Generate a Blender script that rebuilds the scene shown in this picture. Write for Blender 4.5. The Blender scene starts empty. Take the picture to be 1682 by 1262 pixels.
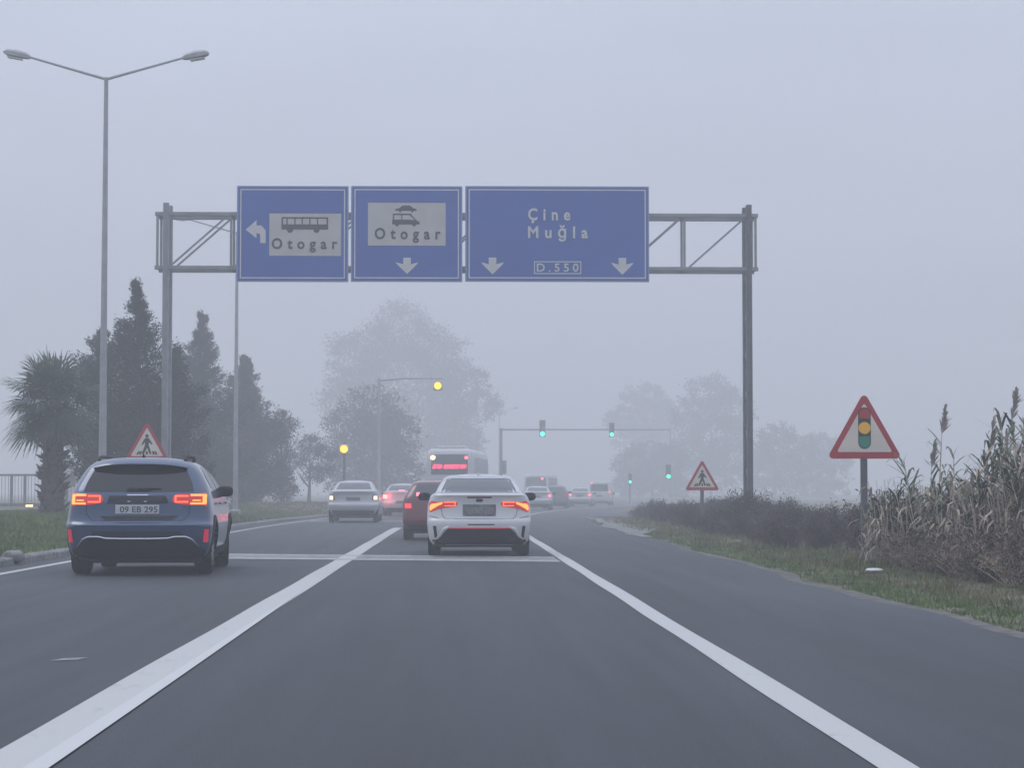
import bpy, math, random
import numpy as np
from mathutils import Vector, Matrix, Euler
R = math.radians
scene = bpy.context.scene
COL = scene.collection

# ------------------------------------------------------------------ camera
H = 1.12                                   # eye height of a passenger in a car
FPX = 3500.0                               # focal length in photo pixels (tele phone lens)
YAW, PITCH = math.atan(91 / FPX), math.atan(177 / FPX)
cam_d = bpy.data.cameras.new("camera")
cam_d.sensor_width = 36.0
cam_d.lens = FPX * 36.0 / 1682.0
cam_d.clip_start, cam_d.clip_end = 0.1, 6000
cam = bpy.data.objects.new("camera", cam_d)
cam.location = (0, 0, H)
cam.rotation_euler = (R(90) + PITCH, 0, -YAW)
COL.objects.link(cam)
scene.camera = cam
scene.render.resolution_x, scene.render.resolution_y = 1024, 769
CAMROT = cam.rotation_euler.to_matrix()

def at(px, py, d):
    """world point that stands d metres down the road where the photo shows (px, py)"""
    v = CAMROT @ Vector((px - 841, 631 - py, -FPX))
    return Vector((0, 0, H)) + v * (d / v.y)

# ------------------------------------------------------------------ sky, sun, exposure
w = bpy.data.worlds.new("World")
scene.world = w
w.use_nodes = True
nt = w.node_tree
nt.nodes.clear()
def wn(t, **k):
    n = nt.nodes.new(t)
    for a, b in k.items(): setattr(n, a, b)
    return n
SUN_EL, SUN_ROT = R(48), R(-60)
sky = wn("ShaderNodeTexSky", sky_type='NISHITA', sun_disc=False, sun_elevation=SUN_EL, sun_rotation=SUN_ROT,
         altitude=50, air_density=1.0, dust_density=4.0, ozone_density=1.0)
tc = wn("ShaderNodeTexCoord")
sep = wn("ShaderNodeSeparateXYZ")
nt.links.new(tc.outputs['Generated'], sep.inputs[0])
grad = wn("ShaderNodeMapRange")            # overcast: three times brighter overhead than at the horizon
grad.inputs['From Min'].default_value, grad.inputs['From Max'].default_value = 0.0, 1.0
grad.inputs['To Min'].default_value, grad.inputs['To Max'].default_value = 5.05, 14.1
nt.links.new(sep.outputs['Z'], grad.inputs['Value'])
mp = wn("ShaderNodeMapping")
mp.inputs['Scale'].default_value = (2.0, 2.0, 9.0)
nt.links.new(tc.outputs['Generated'], mp.inputs[0])
noi = wn("ShaderNodeTexNoise")
noi.inputs['Scale'].default_value, noi.inputs['Detail'].default_value = 2.2, 5
nt.links.new(mp.outputs[0], noi.inputs['Vector'])
nr = wn("ShaderNodeMapRange")
nr.inputs['To Min'].default_value, nr.inputs['To Max'].default_value = 0.86, 1.14
nt.links.new(noi.outputs[0], nr.inputs['Value'])
mul = wn("ShaderNodeMath", operation='MULTIPLY')
nt.links.new(grad.outputs[0], mul.inputs[0]); nt.links.new(nr.outputs[0], mul.inputs[1])
tint = wn("ShaderNodeVectorMath", operation='SCALE')
tint.inputs[0].default_value = (0.884, 0.968, 1.19)
nt.links.new(mul.outputs[0], tint.inputs['Scale'])
mixs = wn("ShaderNodeMix", data_type='RGBA')
mixs.inputs['Factor'].default_value = 0.93
nt.links.new(sky.outputs[0], mixs.inputs['A']); nt.links.new(tint.outputs[0], mixs.inputs['B'])
bg = wn("ShaderNodeBackground")
bg.inputs['Strength'].default_value = 0.1
nt.links.new(mixs.outputs['Result'], bg.inputs['Color'])
wo = wn("ShaderNodeOutputWorld")
nt.links.new(bg.outputs[0], wo.inputs['Surface'])

sd = bpy.data.lights.new("sun", 'SUN')
sd.energy, sd.angle, sd.color = 0.5, R(25), (1.0, 0.97, 0.92)
sun = bpy.data.objects.new("sun", sd)
sun.rotation_euler = (R(90) - SUN_EL, 0, R(180) - SUN_ROT)
COL.objects.link(sun)

vs = scene.view_settings
scene.display_settings.display_device = 'sRGB'
vs.view_transform, vs.look, vs.exposure, vs.gamma = 'Standard', 'None', 0.0, 1.0
vs.use_curve_mapping = False
cy = scene.cycles
cy.use_denoising = True
cy.max_bounces, cy.diffuse_bounces, cy.glossy_bounces, cy.volume_bounces = 8, 3, 3, 2
cy.transparent_max_bounces = 8

# ------------------------------------------------------------------ materials
MATS = {}
def mat(name, col, rough=0.6, metal=0.0, var=0.0, scale=4.0, emit=None, es=0.0, coat=0.0, spec=0.5, bump=0.0, bscale=40.0, col2=None):
    m = bpy.data.materials.new(name); MATS[name] = m
    m.use_nodes = True
    t = m.node_tree
    p = t.nodes['Principled BSDF']
    p.inputs['Base Color'].default_value = (*col, 1)
    p.inputs['Roughness'].default_value = rough
    p.inputs['Metallic'].default_value = metal
    p.inputs['Coat Weight'].default_value = coat
    p.inputs['Coat Roughness'].default_value = 0.08
    p.inputs['Specular IOR Level'].default_value = spec
    if emit:
        p.inputs['Emission Color'].default_value = (*emit, 1)
        p.inputs['Emission Strength'].default_value = es
    if var or col2:
        c = t.nodes.new("ShaderNodeTexCoord")
        n = t.nodes.new("ShaderNodeTexNoise")
        n.inputs['Scale'].default_value, n.inputs['Detail'].default_value = scale, 6
        t.links.new(c.outputs['Object'], n.inputs['Vector'])
        r = t.nodes.new("ShaderNodeValToRGB")
        r.color_ramp.elements[0].position, r.color_ramp.elements[1].position = 0.36, 0.64
        a = tuple(max(0, x * (1 - var)) for x in col)
        b = col2 if col2 else tuple(x * (1 + var) for x in col)
        r.color_ramp.elements[0].color, r.color_ramp.elements[1].color = (*a, 1), (*b, 1)
        t.links.new(n.outputs[0], r.inputs[0])
        t.links.new(r.outputs[0], p.inputs['Base Color'])
    if bump:
        c = t.nodes.new("ShaderNodeTexCoord")
        n = t.nodes.new("ShaderNodeTexNoise")
        n.inputs['Scale'].default_value, n.inputs['Detail'].default_value = bscale, 5
        t.links.new(c.outputs['Object'], n.inputs['Vector'])
        b = t.nodes.new("ShaderNodeBump")
        b.inputs['Strength'].default_value = bump
        t.links.new(n.outputs[0], b.inputs['Height'])
        t.links.new(b.outputs[0], p.inputs['Normal'])
    return m

def asphalt():
    m = mat('asphalt', (0.05, 0.05, 0.052), 0.62, spec=0.35)
    t = m.node_tree; p = t.nodes['Principled BSDF']; L = t.links.new
    c = t.nodes.new("ShaderNodeTexCoord")
    def noise(sc, vec=None, det=6, rough=.6):
        n = t.nodes.new("ShaderNodeTexNoise")
        n.inputs['Scale'].default_value, n.inputs['Detail'].default_value, n.inputs['Roughness'].default_value = sc, det, rough
        L(vec if vec else c.outputs['Object'], n.inputs['Vector'])
        return n.outputs[0]
    def ramp(inp, lo, hi, a, b):
        r = t.nodes.new("ShaderNodeMapRange")
        r.inputs['From Min'].default_value, r.inputs['From Max'].default_value = lo, hi
        r.inputs['To Min'].default_value, r.inputs['To Max'].default_value = a, b
        L(inp, r.inputs['Value']); return r.outputs[0]
    def math_(op, a, b):
        n = t.nodes.new("ShaderNodeMath"); n.operation = op
        for i, x in enumerate((a, b)):
            if isinstance(x, (int, float)): n.inputs[i].default_value = x
            else: L(x, n.inputs[i])
        return n.outputs[0]
    ma = t.nodes.new("ShaderNodeMapping"); ma.inputs['Scale'].default_value = (1.0, 0.035, 1)
    L(c.outputs['Object'], ma.inputs[0])
    streak = ramp(noise(1.6, ma.outputs[0]), .35, .65, .96, 1.045)      # wear drawn out along the lanes
    mb = t.nodes.new("ShaderNodeMapping"); mb.inputs['Scale'].default_value = (1.0, 0.12, 1)
    L(c.outputs['Object'], mb.inputs[0])
    blot = ramp(noise(.55, mb.outputs[0]), .35, .68, .80, 1.26)
    grain = ramp(noise(90), .3, .7, .40, 1.7)
    v = math_('MULTIPLY', math_('MULTIPLY', streak, blot), grain)
    # joint between the lane surfacing and the older shoulder surfacing (x = 2.3 m and beyond): a paler, bluer mix
    mixc = t.nodes.new("ShaderNodeVectorMath"); mixc.operation = 'SCALE'
    mixc.inputs[0].default_value = (0.037, 0.0425, 0.051)
    L(v, mixc.inputs['Scale'])
    L(mixc.outputs[0], p.inputs['Base Color'])
    L(ramp(noise(3.0, ma.outputs[0]), .3, .7, .58, .66), p.inputs['Roughness'])
    b = t.nodes.new("ShaderNodeBump"); b.inputs['Strength'].default_value, b.inputs['Distance'].default_value = .5, .01
    L(noise(220, None, 3), b.inputs['Height']); L(b.outputs[0], p.inputs['Normal'])
    return m
asphalt()

def worn_paint(name, col, wear):
    m = mat(name, col, .6)
    t = m.node_tree; p = t.nodes['Principled BSDF']; L = t.links.new
    c = t.nodes.new("ShaderNodeTexCoord")
    ma = t.nodes.new("ShaderNodeMapping"); ma.inputs['Scale'].default_value = (1, .3, 1)
    L(c.outputs['Object'], ma.inputs[0])
    n = t.nodes.new("ShaderNodeTexNoise"); n.inputs['Scale'].default_value, n.inputs['Detail'].default_value, n.inputs['Roughness'].default_value = 5, 9, .68
    L(ma.outputs[0], n.inputs['Vector'])
    r = t.nodes.new("ShaderNodeValToRGB")
    r.color_ramp.elements[0].position, r.color_ramp.elements[1].position = wear - .10, wear + .10
    r.color_ramp.elements[0].color, r.color_ramp.elements[1].color = (col[0] * .58, col[1] * .58, col[2] * .60, 1), (*col, 1)
    L(n.outputs[0], r.inputs[0]); L(r.outputs[0], p.inputs['Base Color'])
    return m
worn_paint('line_paint', (.50, .50, .485), .32)
worn_paint('fresh_line_paint', (.57, .57, .56), .26)
worn_paint('band_paint', (.25, .25, .25), .44)
worn_paint('band_stripe_paint', (.40, .40, .40), .42)
mat('soil', (.10, .115, .055), .95, var=.5, scale=1.2, col2=(.19, .165, .115), bump=.6, bscale=9)
mat('gravel', (.115, .11, .10), .95, var=.45, scale=5, bump=.8, bscale=60)
mat('concrete', (.30, .30, .29), .9, var=.25, scale=6, bump=.3, bscale=50)
mat('grass_green', (.105, .18, .055), .8, var=.35, scale=2.0, col2=(.20, .26, .10), spec=.2)
mat('grass_dry', (.16, .15, .07), .85, var=.4, scale=1.5, col2=(.27, .23, .14), spec=.2)
mat('galvanised', (.25, .265, .275), .5, .5, var=.12, scale=3)
mat('post_grey', (.10, .112, .118), .55, .2, var=.2, scale=5)
mat('lamp_grey', (.34, .35, .36), .55, .2, var=.1)
mat('lamp_glass', (.5, .5, .48), .3)
mat('sign_blue', (.045, .112, .39), .45, var=.05, scale=.8, spec=.3)
mat('sign_edge', (.20, .27, .45), .5)
mat('sign_white', (.60, .60, .58), .5, var=.05)
mat('sign_panel_white', (.50, .49, .46), .5, var=.06, scale=2)
mat('sign_ink', (.035, .04, .05), .6)
mat('sign_red', (.42, .022, .035), .45, var=.08)
mat('sign_cream', (.70, .64, .55), .5, var=.05)
mat('symbol_red', (.42, .025, .04), .5)
mat('symbol_yellow', (.95, .48, .03), .5)
mat('symbol_green', (.01, .22, .14), .5)
mat('symbol_black', (.012, .014, .016), .5)
mat('paint_blue', (.016, .052, .125), .28, .30, coat=1.0, spec=.5)
mat('paint_white', (.60, .61, .61), .35, coat=.8)
mat('paint_red', (.125, .008, .018), .32, .1, coat=.9)
mat('paint_silver', (.50, .51, .52), .38, .3, coat=.6)
mat('paint_offwhite', (.55, .55, .54), .4, coat=.5)
mat('paint_grey', (.12, .125, .135), .4, .3, coat=.5)
mat('car_glass', (.010, .012, .016), .08, spec=.5)
mat('car_glass_pale', (.05, .06, .068), .12, spec=.7)
mat('black_plastic', (.008, .009, .011), .6, spec=.2)
mat('dark_trim_shade', (.012, .016, .026), .45, spec=.35)  # dark trim; also the painted shade of the bumper crease
mat('seam', (.01, .01, .012), .8, spec=.1)
mat('chrome', (.55, .56, .58), .22, .9)
mat('rubber', (.008, .008, .009), .9, spec=.15)
mat('alloy', (.30, .31, .32), .35, .8)
mat('red_lens', (.38, .008, .012), .25, emit=(1, .02, .03), es=.25, coat=.5)
mat('red_lens_off', (.16, .008, .012), .25, coat=.5)
mat('reflector_red_glow', (.55, .012, .04), .3, emit=(1, .03, .08), es=.25)  # slight emission imitates returned light; reflectors and trim strip are no lamps
mat('lit_amber', (.8, .2, .03), .4, emit=(1.0, .27, .045), es=2.0)
mat('lit_orange', (.8, .1, .03), .4, emit=(1.0, .13, .04), es=1.6)
mat('lit_brake', (.8, .1, .1), .4, emit=(1.0, .16, .13), es=6.5)
mat('lit_brake_far', (.8, .1, .1), .4, emit=(1.0, .12, .17), es=3.5)
mat('lit_tail', (.6, .02, .03), .4, emit=(1.0, .05, .06), es=1.6)
mat('lit_warm', (.9, .7, .4), .4, emit=(1.0, .62, .28), es=3.2)
mat('lit_flash', (.9, .7, .1), .4, emit=(1.0, .47, .02), es=2.6)
mat('lit_green', (.1, .8, .6), .4, emit=(.02, 1.0, .58), es=3.4)
mat('lit_red_dim', (.5, .05, .05), .4, emit=(1.0, .1, .15), es=.5)
mat('led_red', (.6, .02, .05), .4, emit=(1.0, .06, .17), es=2.8)
mat('signal_black', (.02, .022, .024), .6)
mat('signal_fog_grey', (.5, .505, .51), .6)  # housing colour lightened to imitate fog fading around the amber heads
mat('fog_pale_metal', (.42, .43, .44), .6)  # haze put into the colour: paled so thin posts melt into the fog
mat('lens_fog_pale', (.34, .33, .32), .4)  # unlit lens colour paled the same way to blend with fog
mat('lens_dark', (.03, .02, .02), .3)
mat('plate_white', (.55, .56, .57), .5)
mat('plate_dark', (.16, .17, .175), .5, var=.3, scale=14)
mat('plate_ink', (.03, .032, .04), .6)
mat('plate_ink_pale', (.30, .31, .31), .6)
mat('bark', (.075, .062, .05), .95, var=.35, scale=6, bump=.6, bscale=25)
mat('palm_bark', (.075, .062, .055), .95, var=.4, scale=8, bump=.6, bscale=20)
mat('palm_leaf', (.070, .112, .055), .6, var=.3, scale=1.5, spec=.3)
mat('palm_dead_leaf', (.12, .10, .065), .85, var=.3, scale=2)
mat('conifer_leaf', (.019, .038, .030), .8, var=.35, scale=1.2, spec=.2)
mat('broad_leaf', (.045, .055, .050), .8, var=.35, scale=.8, spec=.2)
mat('bush_twig', (.085, .066, .064), .95, var=.35, scale=3)
mat('bush_leaf', (.085, .070, .066), .9, var=.4, scale=2, col2=(.16, .13, .105), spec=.2)
mat('bramble_leaf', (.095, .075, .064), .9, var=.5, scale=3, col2=(.27, .20, .145), spec=.2)
mat('reed_green', (.040, .082, .045), .75, var=.4, scale=3, col2=(.075, .11, .065), spec=.2)
mat('bush_leaf_green', (.055, .075, .045), .85, var=.4, scale=2, spec=.2)
mat('cane_dry', (.50, .42, .34), .9, var=.35, scale=5, spec=.2)
mat('cane_leaf', (.065, .105, .066), .75, var=.4, scale=3, col2=(.17, .19, .12), spec=.2)
mat('cane_leaf_dry', (.42, .34, .265), .9, var=.4, scale=3, spec=.2)
mat('plume', (.30, .265, .24), .95, var=.2, scale=5)
mat('building_wall', (.58, .58, .57), .9, var=.08, scale=.7)
mat('roof_white', (.66, .67, .68), .7, var=.08, scale=1)
mat('fence_metal', (.17, .175, .18), .7, var=.2)
mat('fence_panel', (.33, .32, .30), .8, var=.15, scale=1)
mat('litter', (.75, .76, .76), .7)
mat('path_stone', (.21, .21, .205), .95, var=.35, scale=2.5, bump=.5, bscale=40)
mat('stone', (.22, .22, .215), .95, var=.3, scale=5, bump=.5, bscale=20)

# ------------------------------------------------------------------ mesh helpers
def new_obj(name, me, parent=None):
    o = bpy.data.objects.new(name, me); COL.objects.link(o)
    if parent is not None: o.parent = parent
    return o

def tag(o, label=None, cat=None, group=None, kind=None):
    if label: o['label'] = label
    if cat: o['category'] = cat
    if group: o['group'] = group
    if kind: o['kind'] = kind
    return o

def thing(name, label, cat, loc, rz=0.0, group=None, scale=1.0):
    o = bpy.data.objects.new(name, None); COL.objects.link(o)
    o.empty_display_size = .3
    o.location = loc; o.rotation_euler = (0, 0, rz); o.scale = (scale,) * 3
    return tag(o, label, cat, group)

def copy_thing(o, loc, rz=0.0, label=None, scale=None, parent=None):
    c = o.copy(); COL.objects.link(c)
    if parent is not None: c.parent = parent
    else:
        c.location = loc; c.rotation_euler = (0, 0, rz)
        if scale: c.scale = scale if isinstance(scale, tuple) else (scale,) * 3
        if label: c['label'] = label
    for ch in list(o.children): copy_thing(ch, None, parent=c)
    return c

class MB:
    def __init__(s): s.v, s.f = [], []
    def add(s, vs, fs):
        k = len(s.v)
        s.v.extend([tuple(p) for p in vs]); s.f.extend([tuple(i + k for i in f) for f in fs])
    def box(s, x0, x1, y0, y1, z0, z1, bev=0.0):
        if bev <= 0:
            s.add([(x0, y0, z0), (x1, y0, z0), (x1, y1, z0), (x0, y1, z0), (x0, y0, z1), (x1, y0, z1), (x1, y1, z1), (x0, y1, z1)],
                  [(0, 3, 2, 1), (4, 5, 6, 7), (0, 1, 5, 4), (1, 2, 6, 5), (2, 3, 7, 6), (3, 0, 4, 7)])
            return
        b = bev
        def ring(i, z): return [(x0 + i + b, y0 + i, z), (x1 - i - b, y0 + i, z), (x1 - i, y0 + i + b, z), (x1 - i, y1 - i - b, z), (x1 - i - b, y1 - i, z), (x0 + i + b, y1 - i, z), (x0 + i, y1 - i - b, z), (x0 + i, y0 + i + b, z)]
        s.loft([ring(b * .7, z0), ring(0, z0 + b), ring(0, z1 - b), ring(b * .7, z1)])
    def loft(s, rings, cap=True):
        n = len(rings[0]); k = len(s.v)
        for r in rings: s.v.extend([tuple(p) for p in r])
        for j in range(len(rings) - 1):
            for i in range(n):
                a, b = k + j * n + i, k + j * n + (i + 1) % n
                s.f.append((a, b, b + n, a + n))
        if cap:
            s.f.append(tuple(k + i for i in reversed(range(n))))
            s.f.append(tuple(k + (len(rings) - 1) * n + i for i in range(n)))
    def tube(s, pts, rad, n=8, cap=True):
        pts = [Vector(p) for p in pts]
        if not isinstance(rad, (list, tuple)): rad = [rad] * len(pts)
        rings = []
        for i, p in enumerate(pts):
            d = (pts[min(i + 1, len(pts) - 1)] - pts[max(i - 1, 0)]).normalized()
            u = d.cross(Vector((0, 0, 1)))
            if u.length < .05: u = d.cross(Vector((0, 1, 0)))
            u.normalize(); q = d.cross(u)
            rings.append([p + (u * math.cos(2 * math.pi * k / n) - q * math.sin(2 * math.pi * k / n)) * rad[i] for k in range(n)])
        s.loft(rings, cap)
    def bar(s, a, b, wx, wy):
        """square section member from a to b"""
        a, b = Vector(a), Vector(b); d = (b - a).normalized()
        u = d.cross(Vector((0, 1, 0)))
        if u.length < .05: u = Vector((1, 0, 0))
        u.normalize(); q = d.cross(u)
        s.loft([[p + u * (sx * wx / 2) + q * (sy * wy / 2) for sx, sy in ((-1, -1), (-1, 1), (1, 1), (1, -1))] for p in (a, b)])
    def prism(s, pts, y0, y1):
        """outline in x,z (seen from -y), thickness y0..y1"""
        area = sum(pts[i][0] * pts[(i + 1) % len(pts)][1] - pts[(i + 1) % len(pts)][0] * pts[i][1] for i in range(len(pts)))
        if area < 0: pts = pts[::-1]
        n = len(pts)
        s.add([(x, y0, z) for x, z in pts] + [(x, y1, z) for x, z in pts],
              [tuple(range(n)), tuple(reversed(range(n, 2 * n)))] + [(i, i + n, (i + 1) % n + n, (i + 1) % n) for i in range(n)])
    def lathe(s, prof, c, axis='z', n=20):
        rings = []
        for r, h in prof:
            ring = []
            for k in range(n):
                a = 2 * math.pi * k / n
                if axis == 'z': ring.append((c[0] + r * math.cos(a), c[1] + r * math.sin(a), c[2] + h))
                elif axis == 'x': ring.append((c[0] + h, c[1] + r * math.cos(a), c[2] + r * math.sin(a)))
                else: ring.append((c[0] - r * math.cos(a), c[1] + h, c[2] + r * math.sin(a)))
            rings.append(ring)
        s.loft(rings)
    def blob(s, c, r, e=.6, nu=14, nv=9):
        def pw(a, p): return math.copysign(abs(a) ** p, a)
        rings = []
        for j in range(nv):
            b = -math.pi / 2 + math.pi * (j + .25) / (nv - .5)
            rings.append([(c[0] + r[0] * pw(math.cos(b), e) * pw(math.cos(2 * math.pi * k / nu), e),
                           c[1] + r[1] * pw(math.cos(b), e) * pw(math.sin(2 * math.pi * k / nu), e),
                           c[2] + r[2] * pw(math.sin(b), e)) for k in range(nu)])
        s.loft(rings)
    def mesh(s, name, m, smooth=None):
        me = bpy.data.meshes.new(name)
        me.from_pydata(s.v, [], s.f); me.update()
        if m: me.materials.append(MATS[m] if isinstance(m, str) else m)
        if smooth:
            me.shade_smooth()
            if smooth is not True: me.set_sharp_from_angle(angle=R(smooth))
        return me
    def build(s, name, m, parent=None, smooth=None):
        return new_obj(name, s.mesh(name, m, smooth), parent)

def np_obj(name, verts, nper, m, parent=None):
    """mesh of many separate n-gons: verts (N, nper, 3)"""
    N = verts.shape[0]
    me = bpy.data.meshes.new(name)
    me.vertices.add(N * nper); me.vertices.foreach_set('co', verts.reshape(-1).astype(np.float32))
    me.loops.add(N * nper); me.loops.foreach_set('vertex_index', np.arange(N * nper, dtype=np.int32))
    me.polygons.add(N); me.polygons.foreach_set('loop_start', np.arange(0, N * nper, nper, dtype=np.int32))
    me.update(calc_edges=True); me.validate()
    me.materials.append(MATS[m])
    return new_obj(name, me, parent)

def text_mesh(name, body, m, parent, x0, x1, z0, z1, y, weight=.0, space=1.0):
    """lettering facing -y, fitted into the rectangle x0..x1, z0..z1"""
    cu = bpy.data.curves.new(name, 'FONT')
    cu.body, cu.size, cu.extrude, cu.bevel_depth, cu.space_character, cu.resolution_u = body, 1.0, .004, weight, space, 3
    o = bpy.data.objects.new(name, cu); COL.objects.link(o)
    me = bpy.data.meshes.new_from_object(o.evaluated_get(bpy.context.evaluated_depsgraph_get()))
    bpy.data.objects.remove(o); bpy.data.curves.remove(cu)
    n = len(me.vertices); co = np.empty(n * 3, np.float32); me.vertices.foreach_get('co', co); co = co.reshape(-1, 3)
    lo, hi = co.min(0), co.max(0)
    out = np.empty_like(co)
    out[:, 0] = x0 + (co[:, 0] - lo[0]) / (hi[0] - lo[0]) * (x1 - x0)
    out[:, 2] = z0 + (co[:, 1] - lo[1]) / (hi[1] - lo[1]) * (z1 - z0)
    out[:, 1] = y - co[:, 2] * .2
    me.vertices.foreach_set('co', out.reshape(-1)); me.update()
    me.materials.clear(); me.materials.append(MATS[m]); me.name = name
    return new_obj(name, me, parent)

# ------------------------------------------------------------------ the road's line
K = 9.4e-4
def bend(d):
    if d < 60: return 0.0
    if d < 240: return K * (d - 60) ** 2
    return K * 180 ** 2 + 2 * K * 180 * (d - 240)
def right_edge(d):                         # edge of the surfacing, ragged; opens into a side road beyond 92 m
    e = 4.25 + .35 * math.exp(-((d - 58) / 25) ** 2) + .10 * math.sin(d * .43) + .06 * math.sin(d * 1.31 + 1)
    e += .35 * max(0, min(1, (d - 60) / 30))
    return e
LEFT_EDGE = -6.75
def smooth01(a, b, x):
    t = max(0, min(1, (x - a) / (b - a))); return t * t * (3 - 2 * t)
def ground_z(lat, d):
    """terrain height at lateral offset lat from our lane's centre line, d metres ahead"""
    z = -.04
    if lat < LEFT_EDGE - .2:
        z += (.15 + .38 * smooth01(LEFT_EDGE - .3, -10.2, lat) if d < 120 else .15 + .2 * smooth01(LEFT_EDGE, -10, lat))
    if lat > 4.9 and not (93 < d < 140):
        f = min(1, abs(d - 93) / 12) if d < 93 else min(1, (d - 140) / 20)
        z += f * (.12 * smooth01(4.9, 7.5, lat) + .10 * smooth01(9, 16, lat))
    return z

# ground: one sheet out to the horizon
def build_ground():
    lats = [-1500, -700, -300, -140, -70, -40, -26, -20, -17, -15, -13.5, -12.2, -11.2, -10.4, -9.6, -8.9, -8.3, -7.8, -7.3, -7.0, -6.96, -6.9, -5, 0, 4.0, 4.6, 4.9, 5.2, 5.6, 6, 6.5, 7, 7.5, 8.2, 9, 10, 12, 14, 16, 20, 28, 40, 70, 140, 300, 700, 1500]
    ds = [-60, -20, 0] + list(range(6, 150, 3)) + list(range(150, 260, 10)) + [280, 320, 400, 600, 1000, 1800]
    rnd = random.Random(3)
    mb = MB()
    for d in ds:
        for la in lats:
            z = ground_z(la, d)
            if la > 5.3 or la < -7.6: z += rnd.uniform(-.03, .03)
            mb.v.append((la + bend(d), d, z))
    n = len(lats)
    for j in range(len(ds) - 1):
        for i in range(n - 1): mb.f.append((j * n + i, j * n + i + 1, (j + 1) * n + i + 1, (j + 1) * n + i))
    tag(mb.build('ground', 'soil', smooth=True), kind='structure')
build_ground()

def strip(name, m, la0, la1, d0, d1, z, step=2.0, kind='structure'):
    mb = MB(); n = max(1, int(round((d1 - d0) / step)))
    f0 = la0 if callable(la0) else (lambda d: la0); f1 = la1 if callable(la1) else (lambda d: la1)
    for j in range(n + 1):
        d = d0 + (d1 - d0) * j / n
        mb.v += [(f0(d) + bend(d), d, z), (f1(d) + bend(d), d, z)]
    mb.f = [(2 * j, 2 * j + 1, 2 * j + 3, 2 * j + 2) for j in range(n)]
    return tag(mb.build(name, m), kind=kind)

strip('road', 'asphalt', LEFT_EDGE, right_edge, -20, 420, 0.0, 1.0)
# side road leaving to the right
mb = MB()
pts = []
for j in range(0, 21):
    t = j / 20
    d = 84 + 11 * t; la = 4.5 + .2 * t + 8 * t ** 3
    pts.append((la + bend(d), d))
def side_far(t): return (10 + 40 * t, 117 + 11 * t)
n0 = len(pts)
near = pts + [(12.7 + bend(95) + 50, 99)]
far = [(4.4 + bend(84 + 40 * i / n0), 84 + 40 * i / n0) for i in range(n0)] + [(74, 135)]
mb.v = [(x, y, -.006) for x, y in near] + [(x, y, -.006) for x, y in far]
k = len(near)
mb.f = [(i, i + 1, k + i + 1, k + i) for i in range(k - 1)]
tag(mb.build('side_road', 'asphalt'), kind='structure')
# pale trodden gravel by the mouth of the side road, and the thin gravel shoulder
strip('gravel_shoulder', 'gravel', lambda d: right_edge(d) - .12, lambda d: right_edge(d) + .22 + .05 * math.sin(d * .9), -10, 58, -.008, 1.0)
strip('gravel_path', 'path_stone', lambda d: right_edge(d) - .05, lambda d: right_edge(d) + .25 + 1.5 * smooth01(52, 70, d) * (1 - .45 * smooth01(80, 92, d)), 52, 92, .014, 1.0)

# kerbs
def kerb(name, fpos, d0, d1, wd, ht, m='concrete', step=1.0):
    mb = MB(); n = int((d1 - d0) / step); prev = None
    for j in range(n):
        a, b = d0 + j * step + .012, d0 + (j + 1) * step - .012
        r = []
        for d in (a, b):
            x = fpos(d)
            r.append([(x, d, -.06), (x, d, ht - .03), (x - math.copysign(.03, wd), d, ht), (x - wd, d, ht), (x - wd, d, -.06)])
        mb.loft([r[0], r[1]] if wd < 0 else [r[1], r[0]])
    return tag(mb.build(name, m), kind='structure')
kerb('kerb_median', lambda d: LEFT_EDGE + bend(d) - .0, 10, 250, .16, .12, 'stone')
# low dark kerb that turns into the side road
def kerb_curve(path, name):
    mb = MB(); rings = []
    for i, (x, y) in enumerate(path):
        x2, y2 = path[min(i + 1, len(path) - 1)]; x1, y1 = path[max(i - 1, 0)]
        n = Vector((y2 - y1, -(x2 - x1))).normalized()
        o = Vector((x, y))
        a, b = o, o + n * .14
        rings.append([(a.x, a.y, -.05), (a.x, a.y, .10), (b.x, b.y, .10), (b.x, b.y, -.05)])
    mb.loft(rings)
    tag(mb.build(name, 'stone'), kind='structure')
kerb_curve([(right_edge(d) + bend(d) + .02, d) for d in range(70, 86, 2)] + [(x + .04, y) for x, y in pts[3:]] + [(20, 95.6), (30, 96.6), (60, 98.7)], 'kerb_corner')

# painted lines
strip('lane_line_left', 'line_paint', lambda d: -1.98 + .006 * math.sin(d * .8), lambda d: -1.70 + .005 * math.sin(d * .55), -5, 66, .004, .5)
strip('lane_line_fresh', 'fresh_line_paint', lambda d: -1.745 - .0 * d, lambda d: -1.735 + .135 * max(0, 1 - d / 24) ** .8, -5, 24, .008, .5)
strip('lane_line_right', 'line_paint', lambda d: 1.70 + .006 * math.sin(d * .9), lambda d: 1.88 + .008 * math.sin(d * .6), -5, 190, .004, .5)
strip('edge_line', 'line_paint', lambda d: -6.26, lambda d: -6.11, -5, 200, .004, 1.0)
strip('stop_line', 'line_paint', -5.9, -2.1, 80, 81.2, .004)
# transverse thermoplastic band, slightly askew
mb = MB()
mb.v = [(-6.0, 36.3, .0035), (1.66, 33.9, .0035), (1.66, 36.6, .0035), (-6.0, 39.2, .0035)]; mb.f = [(0, 1, 2, 3)]
tag(mb.build('rumble_band', 'band_paint'), kind='structure')
for y0, y1 in ((33.9, 34.5), (36.0, 36.6)):
    mb = MB(); mb.v = [(-6.0, y0 + 2.4, .0065), (1.66, y0, .0065), (1.66, y1, .0065), (-6.0, y1 + 2.5, .0065)]; mb.f = [(0, 1, 2, 3)]
    tag(mb.build('rumble_band_stripe', 'band_stripe_paint'), kind='structure')
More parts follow.
